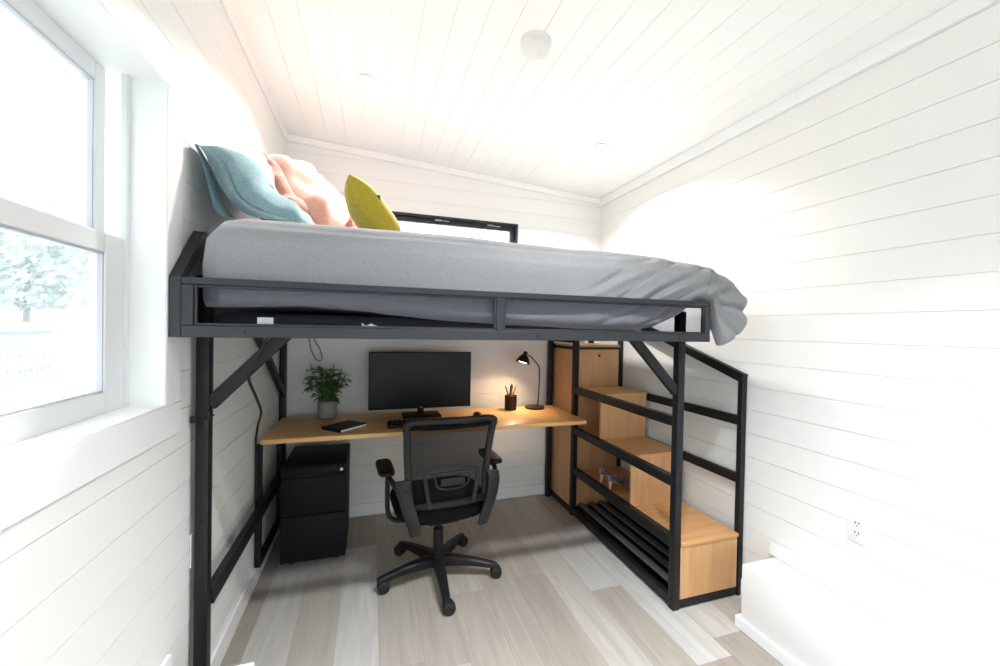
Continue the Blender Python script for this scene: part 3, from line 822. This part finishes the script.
for i, (az, tilt, ln) in enumerate([(0.2, .30, .21), (1.3, .22, .20), (2.2, .38, .23), (3.2, .34, .25), (4.3, .32, .20), (5.2, .22, .20), (.9, .5, .16), (2.9, .62, .17), (5.9, .50, .19), (3.9, .15, .22), (.4, .1, .23)]):
    p0 = V((-.268+.015*math.cos(az), 2.88+.015*math.sin(az), DZ+.095))
    dr = V((math.cos(az)*math.sin(tilt), math.sin(az)*math.sin(tilt)*.8, math.cos(tilt)))
    pts = [p0+dr*ln*k/5+V((0, 0, .01*math.sin(k))) for k in range(6)]
    tube(bs, pts, .0026, 6)
    for k in range(1, 6):
        for j in range(4 if k > 2 else 2):
            a = az+rs.uniform(-1, 1)*2.1+(j*2.4); d = V((math.cos(a), math.sin(a)*.9, rs.uniform(.05, .6)))
            leaf(bl, pts[k], d, rs.uniform(.06, .088), rs.uniform(.028, .040), rs.uniform(.25, .7))
    leaf(bl, pts[-1], dr+V((0, 0, .3)), .06, .026, .1)
for v in bl.verts: v.co.y = min(v.co.y, 3.08)
make('stems', bs, STEM, pl); lv = make('leaves', bl, LEAF, pl, 80); lv['kind'] = 'stuff'

# pen cup
cup = thing('pen_cup', 'black wire mesh pen cup between the monitor and the lamp', 'pen cup', (1.03, 2.88, DZ))
bm = new_bm(); lathe(bm, [(.046, DZ+.0005), (.046, DZ+.105), (.048, DZ+.108), (.043, DZ+.108), (.043, DZ+.004), (0, DZ+.004), (0, DZ+.0005)], (1.03, 2.88, 0), 36); make('cup', bm, CH_DARK, cup)
for i, (a, tl, ln, mt, nm, lb) in enumerate([(0.3, .30, .185, (158, 92, 52), 'pencil', 'brown pencil leaning to the lamp side of the pen cup'), (2.6, .34, .185, (170, 74, 44), 'pencil', 'reddish pencil leaning to the monitor side of the pen cup'),
        (1.6, .10, .195, (92, 94, 98), 'pen', 'grey pen standing in the middle of the pen cup'), (4.7, .16, .185, (36, 34, 34), 'pen', 'black pen in the near side of the pen cup'), (5.6, .17, .19, (196, 150, 96), 'pencil', 'pale wooden pencil in the pen cup')]):
    b0 = V((1.03-.016*math.cos(a+.5), 2.88-.016*math.sin(a+.5), DZ+.008)); d = V((math.cos(a)*math.sin(tl), math.sin(a)*math.sin(tl), math.cos(tl)))
    pm = plain(lb, mt, .45)
    bm = new_bm(); tube(bm, [b0, b0+d*(ln-.02), b0+d*ln], [.006, .006, .002], 8)
    tag(make(nm, bm, pm, None, 40, base=tuple(b0)), lb, nm, 'pens and pencils in the pen cup')

# desk lamp
lamp = thing('desk_lamp', 'small dark bronze desk lamp, lit, at the staircase end of the desk', 'lamp', (1.25, 2.885, DZ))
bm = new_bm(); lathe(bm, [(0, DZ+.0005), (.077, DZ+.0005), (.079, DZ+.006), (.074, DZ+.016), (.03, DZ+.020), (.012, DZ+.024), (0, DZ+.024)], (1.232, 2.885, 0), 40); make('base', bm, BRONZE, lamp)
pA, pB = V((1.256, 2.90, DZ+.02)), V((1.276, 2.905, 1.10))
bm = new_bm(); tube(bm, smooth_path([pA, V((1.266, 2.90, .82)), V((1.274, 2.903, .95)), pB+V((0, 0, -.03)), pB+V((-.012, 0, .012)), V((1.215, 2.90, 1.165)), V((1.175, 2.895, 1.195))], 6), .0052, 10); make('stem', bm, BRONZE, lamp)
ap = V((1.152, 2.895, 1.218)); dn = V((-.33, -.10, -1)).normalized()
bm = new_bm(); lathe(bm, [(0, -.004), (.016, -.002), (.018, .022), (.026, .028), (.040, .048), (.056, .085), (.0575, .088), (.0545, .0875), (.038, .05), (.022, .031), (0, .030)], tuple(ap), 36, axis(dn)); sh = make('shade', bm, BRONZE, lamp)
bm = new_bm(); lathe(bm, [(0, .033), (.012, .036), (.024, .048), (.036, .066), (.040, .078), (.030, .086), (0, .089)], tuple(ap), 24, axis(dn)); make('bulb', bm, emit('warm bulb', (1, .74, .45), 5), lamp)
# file cabinet
fc = thing('file_cabinet', 'matt black steel file cabinet on casters beneath the desk', 'cabinet', (-.30, 2.78, 0))
CX0, CX1, CY0, CY1, CZ0, CZ1 = -.474, -.126, 2.512, 2.95, .030, .582
bm = new_bm(); box(bm, (CX0, CY0+.018, CZ0), (CX1, CY1, CZ1), .004, 2); make('body', bm, CAB, fc)
for za, zb in ((.525, .577), (.303, .520), (.034, .298)):
    bm = new_bm(); box(bm, (CX0+.002, CY0, za), (CX1-.002, CY0+.0175, zb), .003, 2); dr = make('drawer', bm, CAB, fc)
    if zb < .55:
        bm = new_bm(); box(bm, (-.35, CY0-.004, zb-.020), (-.25, CY0+.002, zb-.003), .002); make('handle', bm, DARKGAP, dr)
    else:
        bm = new_bm(); box(bm, (CX0+.02, CY0-.003, za-.001), (CX1-.05, CY0+.002, za+.012), .002); make('handle', bm, DARKGAP, dr)
        bm = new_bm(); tube(bm, [(-.152, CY0+.002, .552), (-.152, CY0-.004, .552)], .009, 16); make('lock', bm, STEEL, dr)
for x in (CX0+.05, CX1-.05):
    for y in (CY0+.06, CY1-.06):
        bm = new_bm(); tube(bm, [(x-.011, y, .0185), (x+.011, y, .0185)], .018, 16); box(bm, (x-.015, y-.012, .024), (x+.015, y+.012, .036), .003); make('caster', bm, RUBBER, fc)

# ------------------------------------------------------------------ office chair (local: faces +y, origin under the column)
ch = thing('office_chair', 'black mesh-back swivel office chair drawn up to the desk', 'chair', (.378, 2.226, 0), math.radians(4.5), local=True)
def cp(name, bm, mat, parent=None, smooth=45): return make(name, bm, mat, parent or ch, smooth)
bm = new_bm(); lathe(bm, [(0, .062), (.040, .062), (.044, .075), (.044, .118), (.036, .130), (0, .130)], (0, 0, 0), 24)
ANG = [math.radians(a-4.5) for a in (-167.5, -91.5, -19, 53, 124.5)]
for a in ANG:
    c, s = math.cos(a), math.sin(a); pr = []
    rows = []
    for r_, hw, zb, zt in ((.02, .030, .070, .125), (.10, .027, .072, .120), (.20, .023, .070, .106), (.290, .020, .062, .090), (.325, .018, .058, .082), (.338, .010, .058, .076)):
        rows.append([bm.verts.new((r_*c-q*hw*s, r_*s+q*hw*c, z)) for q, z in ((-1, zb), (1, zb), (1, zt-.008), (.6, zt), (-.6, zt), (-1, zt-.008))])
    for A, B in zip(rows, rows[1:]):
        for k in range(6): bm.faces.new((A[k], A[(k+1)%6], B[(k+1)%6], B[k]))
    bm.faces.new(rows[0]); bm.faces.new(rows[-1][::-1])
bmesh.ops.recalc_face_normals(bm, faces=bm.faces); cp('star_base', bm, CH_DARK, smooth=35)
for i, a in enumerate(ANG):
    c, s = math.cos(a), math.sin(a); o = V((.316*c, .316*s, 0)); rot = (.12, -.03, -.28, .57, 2.37)[i]
    w = V((-math.sin(rot), math.cos(rot), 0)); f = V((math.cos(rot), math.sin(rot), 0)); cc = o+f*.012+V((0, 0, .031))
    bm = new_bm(); tube(bm, [o+V((0, 0, .034)), o+V((0, 0, .068))], .007, 10)
    hood = [cc+V((0, 0, 0))+f*(math.cos(t)*-.026)+V((0, 0, math.sin(t)*.026)) for t in [PI*k/8 for k in range(9)]]
    tube(bm, [p for p in hood], .008, 8, 1.4, ref=tuple(w)); cs = cp('caster', bm, CH_DARK)
    for sgn in (-1, 1):
        bm = new_bm(); M = axis(w*sgn); lathe(bm, [(0, .004), (.027, .004), (.0305, .008), (.0305, .021), (.026, .025), (.015, .026), (.013, .023), (0, .023)], tuple(cc), 28, M); make('wheel', bm, RUBBER, cs, 40)
bm = new_bm(); lathe(bm, [(0, .10), (.028, .10), (.028, .27), (.020, .275), (.015, .28), (.015, .35), (0, .35)], (0, 0, 0), 20); cp('gas_column', bm, CH_DARK)
bm = new_bm(); box(bm, (-.085, -.13, .345), (.085, .14, .385), .012, 2); tube(bm, [(.08, .02, .36), (.2, .02, .36), (.235, .02, .355)], [.006, .006, .011], 8); cp('tilt_mechanism', bm, CH_DARK)
# seat cushion: rounded plan, waterfall front
bm = new_bm()
def seat_fn(u, v):
    a = u*2*PI; e = .55
    cx = abs(math.cos(a))**e*(1 if math.cos(a) >= 0 else -1); sy = abs(math.sin(a))**e*(1 if math.sin(a) >= 0 else -1)
    ph = (v-.5)*PI; rr = math.cos(ph)**.35 if abs(v-.5) < .499 else 0.0; z = .430+.062*math.sin(ph)
    y = .008+.248*sy*rr; x = .258*cx*rr
    z += .012*abs(x/.258)**2 - .02*max(0, (y-.12)/.13)**2 + .012*max(0, (-y-.1)/.12)
    return V((x, y, z))
sheet(bm, seat_fn, 56, 24, cu=True); bmesh.ops.remove_doubles(bm, verts=bm.verts, dist=1e-4); bmesh.ops.recalc_face_normals(bm, faces=bm.faces); cp('seat', bm, CH_CLOTH, smooth=70)
# backrest: curved frame with net
def back_pt(u, v):
    """u -1..1 across, v 0..1 upward"""
    z = .50+.435*v; half = .196+.030*v
    x = u*half; y = -.228-.02*v+.028*(1-v)*0+.040*u*u*(.6+.4*v)-.018*math.sin(PI*v)*(-1)-.045*v*v
    return V((x, y, z))
loop = []
for k in range(11): loop.append(back_pt(-1, k/10*.97))
for k in range(1, 10): 
    u = -1+2*k/10; loop.append(back_pt(u, 1.0)+V((0, 0, .006*(1-u*u))))
for k in range(10, -1, -1): loop.append(back_pt(1, k/10*.97))
lp = smooth_path(loop, 3)
bm = new_bm(); tube(bm, lp, .019, 12, .75, ref=(0, 1, 0))
tube(bm, smooth_path([back_pt(u, 0) for u in (-1, -.6, -.2, .2, .6, 1)], 4), .020, 12, .7, ref=(0, 1, 0))
bf = cp('back_frame', bm, CH_PLASTIC, smooth=60)
bm = new_bm(); sheet(bm, lambda u, v: back_pt(-.97+1.94*u, .02+.97*v)+V((0, .006, 0)), 24, 24); cp('back_netting', bm, CH_NET, smooth=80)
# top band of the net, thicker
bm = new_bm(); tube(bm, smooth_path([back_pt(u, .93)+V((0, .004, 0)) for u in (-.93, -.5, 0, .5, .93)], 5), .012, 10, .5, ref=(0, 1, 0)); cp('top_band', bm, CH_CLOTH, smooth=60)
# uprights that carry the back: wide curved straps outside the frame down to the seat
for sg in (-1, 1):
    pts = smooth_path([(sg*.236, -.212, .640), (sg*.236, -.238, .60), (sg*.215, -.256, .52), (sg*.187, -.252, .43), (sg*.176, -.236, .372)], 6)
    bm = new_bm(); rows = []
    for k, p in enumerate(pts):
        t = k/(len(pts)-1); hw = .037-.010*t; th = .012
        d = (pts[min(k+1, len(pts)-1)]-pts[max(k-1, 0)]).normalized(); n_ = V((sg*.25, -1, 0)).normalized(); s = d.cross(n_).normalized()
        rows.append([bm.verts.new(p+s*hw*a+n_*th*b_) for a, b_ in ((-1, -.6), (1, -.6), (1, .4), (.7, .9), (-.7, .9), (-1, .4))])
    for A, B in zip(rows, rows[1:]):
        for k in range(6): bm.faces.new((A[k], A[(k+1)%6], B[(k+1)%6], B[k]))
    bm.faces.new(rows[0]); bm.faces.new(rows[-1][::-1]); bmesh.ops.recalc_face_normals(bm, faces=bm.faces)
    for z in (.60, .53): tube(bm, [(sg*.227, -.25, z), (sg*.228, -.262, z)], .006, 10)
    cp('back_bracket', bm, CH_PLASTIC, smooth=40)
# lumbar support
bm = new_bm()
lpath = [(-.112, -.262, .505), (-.128, -.266, .60), (-.136, -.266, .655), (-.118, -.268, .682), (0, -.278, .690), (.118, -.268, .682), (.136, -.266, .655), (.128, -.266, .60), (.112, -.262, .505)]
tube(bm, smooth_path(lpath, 5), .011, 10, .6, ref=(0, 1, 0))
inner = [(-.090, -.268, .655), (-.075, -.272, .668), (0, -.278, .673), (.075, -.272, .668), (.090, -.268, .655), (.07, -.270, .605), (0, -.278, .596), (-.07, -.270, .605), (-.090, -.268, .655)]
tube(bm, smooth_path(inner, 5), .006, 8, .7, ref=(0, 1, 0)); box(bm, (-.062, -.284, .612), (.062, -.270, .652), .006, 2)
cp('lumbar_support', bm, CH_PLASTIC, smooth=60)
# flip-up arms
for sg in (-1, 1):
    bm = new_bm()
    tube(bm, smooth_path([(sg*.252, -.205, .585), (sg*.275, -.15, .612), (sg*.290, -.09, .626), (sg*.294, .10, .626)], 6), .013, 10, 1.3)
    tube(bm, smooth_path([(sg*.294, -.10, .622), (sg*.294, -.095, .53), (sg*.290, -.09, .45), (sg*.270, -.085, .405), (sg*.22, -.08, .385), (sg*.10, -.07, .385)], 6), .012, 10, 1.2, ref=(0, 1, 0))
    tube(bm, [(sg*.225, -.212, .585), (sg*.262, -.200, .588)], .022, 16)
    ar = cp('armrest', bm, CH_DARK, smooth=60)
    bm = new_bm()
    def padf(u, v):
        a = u*2*PI; e = .5; cx = abs(math.cos(a))**e*(1 if math.cos(a) >= 0 else -1); sy = abs(math.sin(a))**e*(1 if math.sin(a) >= 0 else -1)
        ph = (v-.5)*PI; rr = math.cos(ph)**.4 if abs(v-.5) < .499 else 0
        return V((sg*.298+.043*cx*rr, -.01+.125*sy*rr, .648+.019*math.sin(ph)))
    sheet(bm, padf, 40, 14, cu=True); bmesh.ops.remove_doubles(bm, verts=bm.verts, dist=1e-4); bmesh.ops.recalc_face_normals(bm, faces=bm.faces)
    make('arm_pad', bm, CH_DARK, ar, 60)

# ------------------------------------------------------------------ cables, outlets, ceiling fittings
bm = new_bm(); tube(bm, smooth_path([(-.345, 1.585, 1.352), (-.368, 1.578, 1.301), (-.395, 1.575, 1.246), (-.404, 1.6, 1.201), (-.43, 1.8, 1.109), (-.48, 2.1, .989), (-.527, 2.25, .896), (-.557, 2.34, .80), (-.566, 2.385, .73), (-.567, 2.40, .64), (-.562, 2.39, .55), (-.555, 2.37, .48)], 8), .0055, 8)
tag(make('power_cable', bm, RUBBER, None, 60, base=(-.345, 1.585, 1.352)), 'black power cable hanging from the bed down past the desk corner', 'cable')
bm = new_bm(); tube(bm, smooth_path([(-.388, 2.9, 1.352), (-.384, 2.9, 1.29), (-.372, 2.9, 1.225), (-.338, 2.9, 1.165), (-.308, 2.9, 1.171), (-.321, 2.9, 1.238), (-.352, 2.9, 1.291), (-.364, 2.9, 1.352)], 6), .0035, 8)
tag(make('wire_loop', bm, plain('grey cable', (92, 92, 92), .6), None, 60, base=(-.376, 2.9, 1.352)), 'thin grey cable loop hanging under the bed above the plant', 'cable')

def outlet(loc, face, label, slots=True):
    """duplex plate; face = unit normal axis +x / -x"""
    r = thing('wall_outlet', label, 'outlet', loc, 0 if face > 0 else PI, local=True)
    bm = new_bm(); box(bm, (.0005, -.036, -.058), (.006, .036, .058), .002, 2); make('cover_plate', bm, PLASTIC_W, r)
    for z in (-.02, .02):
        bm = new_bm(); lathe(bm, [(0, .006), (.0165, .006), (.0165, .008), (0, .008)], (0, 0, z), 24, axis((1, 0, 0)))
        s = make('socket', bm, PLASTIC_W, r)
        bm = new_bm(); box(bm, (.0078, -.008, z-.002), (.0086, -.005, z+.008), 0); box(bm, (.0078, .005, z-.002), (.0086, .008, z+.008), 0); lathe(bm, [(0, .0078), (.0025, .0078), (.0025, .0086), (0, .0086)], (0, 0, z-.009), 10, axis((1, 0, 0)))
        make('slots', bm, DARKGAP, s, 0)
    return r
outlet((XR, 1.088, .608), -1, 'white double wall outlet above the long boxed ledge')
outlet((XR, 2.40, .655), -1, 'white wall outlet seen through the staircase rails')
outlet((XL, 1.648, .615), 1, 'white wall outlet half hidden behind the nearest bed post')
outlet((XL, 2.53, .60), 1, 'white wall outlet under the desk corner')

FRY = .65  # front row of ceiling lights: out of view, added to brighten the room
def tilt_obj(o): o.rotation_euler = (0, math.atan(.0643), 0)
for lx, ly, lb in ((-.037, 2.205, 'round recessed ceiling light over the head of the bed'), (1.40, 2.272, 'round recessed ceiling light over the staircase'), (.48, FRY, 'added unseen ceiling light nearer the sash window, in front of the bed'), (.88, FRY, 'added unseen ceiling light nearer the long ledge, in front of the bed')):
    r = thing('ceiling_light', lb, 'ceiling light', (lx, ly, ZC(lx)), 0, 'recessed ceiling lights', local=True); tilt_obj(r)
    bm = new_bm(); lathe(bm, [(.052, 0), (.052, -.004), (.040, -.006), (.038, -.002), (.038, 0)], (0, 0, 0), 40); make('trim_ring', bm, PLASTIC_W, r)
    bm = new_bm(); lathe(bm, [(0, -.001), (.038, -.001), (.038, -.003), (0, -.003)], (0, 0, 0), 40); make('lens', bm, emit('light lens', (1, .97, .92), 9), r)
sd = thing('smoke_detector', 'round white smoke detector on the boarded ceiling', 'smoke detector', (.657, 1.602, ZC(.657)), local=True); tilt_obj(sd)
bm = new_bm(); lathe(bm, [(0, 0), (.066, 0), (.066, -.012), (.060, -.016), (.062, -.020), (.060, -.036), (.048, -.044), (0, -.045)], (0, 0, 0), 48); make('housing', bm, PLASTIC_W, sd)
bm = new_bm(); lathe(bm, [(0, -.0445), (.012, -.0445), (.012, -.047), (0, -.047)], (.02, 0, 0), 20); make('test_button', bm, PLASTIC_W, sd)

# ------------------------------------------------------------------ outside the window
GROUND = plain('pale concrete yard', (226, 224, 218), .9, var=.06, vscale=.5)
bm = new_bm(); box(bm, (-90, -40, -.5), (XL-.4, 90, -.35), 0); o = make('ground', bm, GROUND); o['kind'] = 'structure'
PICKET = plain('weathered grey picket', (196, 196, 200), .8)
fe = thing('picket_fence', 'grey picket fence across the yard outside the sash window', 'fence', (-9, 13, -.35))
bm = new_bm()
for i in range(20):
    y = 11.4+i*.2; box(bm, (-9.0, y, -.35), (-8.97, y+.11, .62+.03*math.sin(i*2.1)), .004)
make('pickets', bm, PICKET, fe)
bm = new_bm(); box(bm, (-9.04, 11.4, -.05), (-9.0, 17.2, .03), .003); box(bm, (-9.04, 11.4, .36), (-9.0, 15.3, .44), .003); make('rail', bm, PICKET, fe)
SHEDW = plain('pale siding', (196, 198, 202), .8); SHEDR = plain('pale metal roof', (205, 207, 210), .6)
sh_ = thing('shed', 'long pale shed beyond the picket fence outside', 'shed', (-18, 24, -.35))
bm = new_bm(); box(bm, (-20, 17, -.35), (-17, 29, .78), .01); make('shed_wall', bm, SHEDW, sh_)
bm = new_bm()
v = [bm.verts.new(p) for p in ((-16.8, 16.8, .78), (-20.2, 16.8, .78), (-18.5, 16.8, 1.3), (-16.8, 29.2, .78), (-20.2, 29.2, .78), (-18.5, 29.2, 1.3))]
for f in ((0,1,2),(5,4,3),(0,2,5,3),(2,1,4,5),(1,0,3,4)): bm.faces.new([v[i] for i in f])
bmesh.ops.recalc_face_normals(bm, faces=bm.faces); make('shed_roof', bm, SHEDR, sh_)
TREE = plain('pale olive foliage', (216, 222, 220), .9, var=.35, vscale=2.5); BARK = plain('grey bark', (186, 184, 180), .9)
def tree(loc, h, w, seed, label):
    r = thing('tree', label, 'tree', loc, 0, 'trees beyond the shed')
    rs = random.Random(seed); x, y, z = loc
    bm = new_bm(); tube(bm, [(x, y, z), (x+.1, y, z+h*.3), (x, y+.1, z+h*.6)], [.22, .18, .1], 10); make('trunk', bm, BARK, r)
    bm = new_bm()
    for k in range(3200):
        a, b_ = rs.uniform(0, 2*PI), rs.uniform(-1, 1); q = (1-b_*b_)**.5; rr = rs.uniform(.5, 1)**.5
        lob = 1+.25*noise.noise(V((math.cos(a)*q*2, math.sin(a)*q*2, b_*2+seed)))
        c = V((x+w*rr*lob*q*math.cos(a), y+w*rr*lob*q*math.sin(a), z+h*.62+h*.36*rr*lob*b_))
        n_ = V((rs.uniform(-1, 1), rs.uniform(-1, 1), rs.uniform(-1, 1))).normalized(); t1 = n_.orthogonal().normalized(); t2 = n_.cross(t1); s = rs.uniform(.2, .42)
        bm.faces.new([bm.verts.new(c+t1*s*p+t2*s*.6*q_) for p, q_ in ((-1, 0), (0, -1), (1, 0), (0, 1))])
    lv = make('crown', bm, TREE, r, 0); lv['kind'] = 'stuff'
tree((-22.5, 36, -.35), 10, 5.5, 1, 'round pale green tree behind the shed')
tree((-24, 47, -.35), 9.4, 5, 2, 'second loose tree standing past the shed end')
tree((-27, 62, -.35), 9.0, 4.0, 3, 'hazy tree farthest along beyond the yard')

# ------------------------------------------------------------------ light
def area(name, loc, rot, sx, sy, power, col=(1, 1, 1), spread=180):
    l = bpy.data.lights.new(name, 'AREA'); l.shape = 'RECTANGLE'; l.size = sx; l.size_y = sy; l.energy = power; l.color = col; l.spread = math.radians(spread)
    o = bpy.data.objects.new(name, l); o.location = loc; o.rotation_euler = rot; COL.objects.link(o); return o
def portal(name, loc, rot, sx, sy):
    o = area(name, loc, rot, sx, sy, 1); o.data.cycles.is_portal = True; return o
x0, x1, z0, z1 = ADDED_WIN
portal('added_window_daylight', ((x0+x1)/2, YF-.2, (z0+z1)/2), (PI/2, 0, 0), x1-x0+.1, z1-z0+.1)  # guides sky light through the added, unseen window
y0, y1, z0, z1 = WIN1
portal('window_daylight', (-.85, (y0+y1)/2, (z0+z1)/2), (0, -PI/2, 0), z1-z0+.1, y1-y0+.1)
x0, x1, z0, z1 = WIN2
portal('high_window_daylight', ((x0+x1)/2, YB+.2, (z0+z1)/2), (-PI/2, 0, 0), x1-x0+.1, z1-z0+.1)
for lx, ly in ((-.037, 2.205), (1.40, 2.272), (.48, FRY), (.88, FRY)):  # the front pair belongs to the added, unseen ceiling lights
    l = bpy.data.lights.new('downlight', 'AREA'); l.shape = 'DISK'; l.size = .075; l.energy = 23 if ly > 1 else 18; l.spread = math.radians(135 if ly > 1 else 95); l.color = (1, .96, .91) if ly > 1 else (.97, .985, 1)
    o = bpy.data.objects.new('downlight', l); o.location = (lx, ly, ZC(lx)-.012); COL.objects.link(o)
l = bpy.data.lights.new('lamp_bulb_light', 'SPOT'); l.energy = 25; l.color = (1, .70, .43); l.spot_size = math.radians(140); l.spot_blend = 1; l.shadow_soft_size = .02
o = bpy.data.objects.new('lamp_bulb_light', l); o.location = ap+dn*.088; o.rotation_euler = V((0, 0, -1)).rotation_difference(dn).to_euler(); COL.objects.link(o)

w = bpy.data.worlds.new('bright overcast sky'); SC.world = w; w.use_nodes = True
bg = w.node_tree.nodes['Background']; bg.inputs['Color'].default_value = (.86, .93, 1, 1); bg.inputs['Strength'].default_value = 5.0

# ------------------------------------------------------------------ camera (solved from the photograph's vanishing points)
f, yaw, pit, rol = 398.854, .313345517, .012204747, -.0187528517
cy, sy, cpt, spt = math.cos(yaw), math.sin(yaw), math.cos(pit), math.sin(pit)
fw_ = V((sy*cpt, cy*cpt, -spt)); r0 = V((cy, -sy, 0)); d0 = fw_.cross(r0)
c, s = math.cos(rol), math.sin(rol); rr, dd = c*r0+s*d0, -s*r0+c*d0
cam = bpy.data.cameras.new('camera'); co = bpy.data.objects.new('camera', cam); COL.objects.link(co)
M = Matrix((rr, -dd, -fw_)).transposed().to_4x4(); M.translation = V((0, 0, 1.4)); co.matrix_world = M
cam.sensor_width = 36; cam.lens = 36*f/1000; cam.clip_start = .02; cam.clip_end = 300
SC.camera = co
for o in list(bpy.data.objects):
    if '_local' in o: del o['_local']

vs = SC.view_settings
vs.view_transform = 'Standard'; vs.look = 'None'; vs.gamma = 1; vs.use_curve_mapping = False; vs.exposure = 0.08
SC.cycles.use_denoising = True
SC.cycles.max_bounces = 12; SC.cycles.diffuse_bounces = 8; SC.cycles.transparent_max_bounces = 16
SC.cycles.sample_clamp_indirect = 10
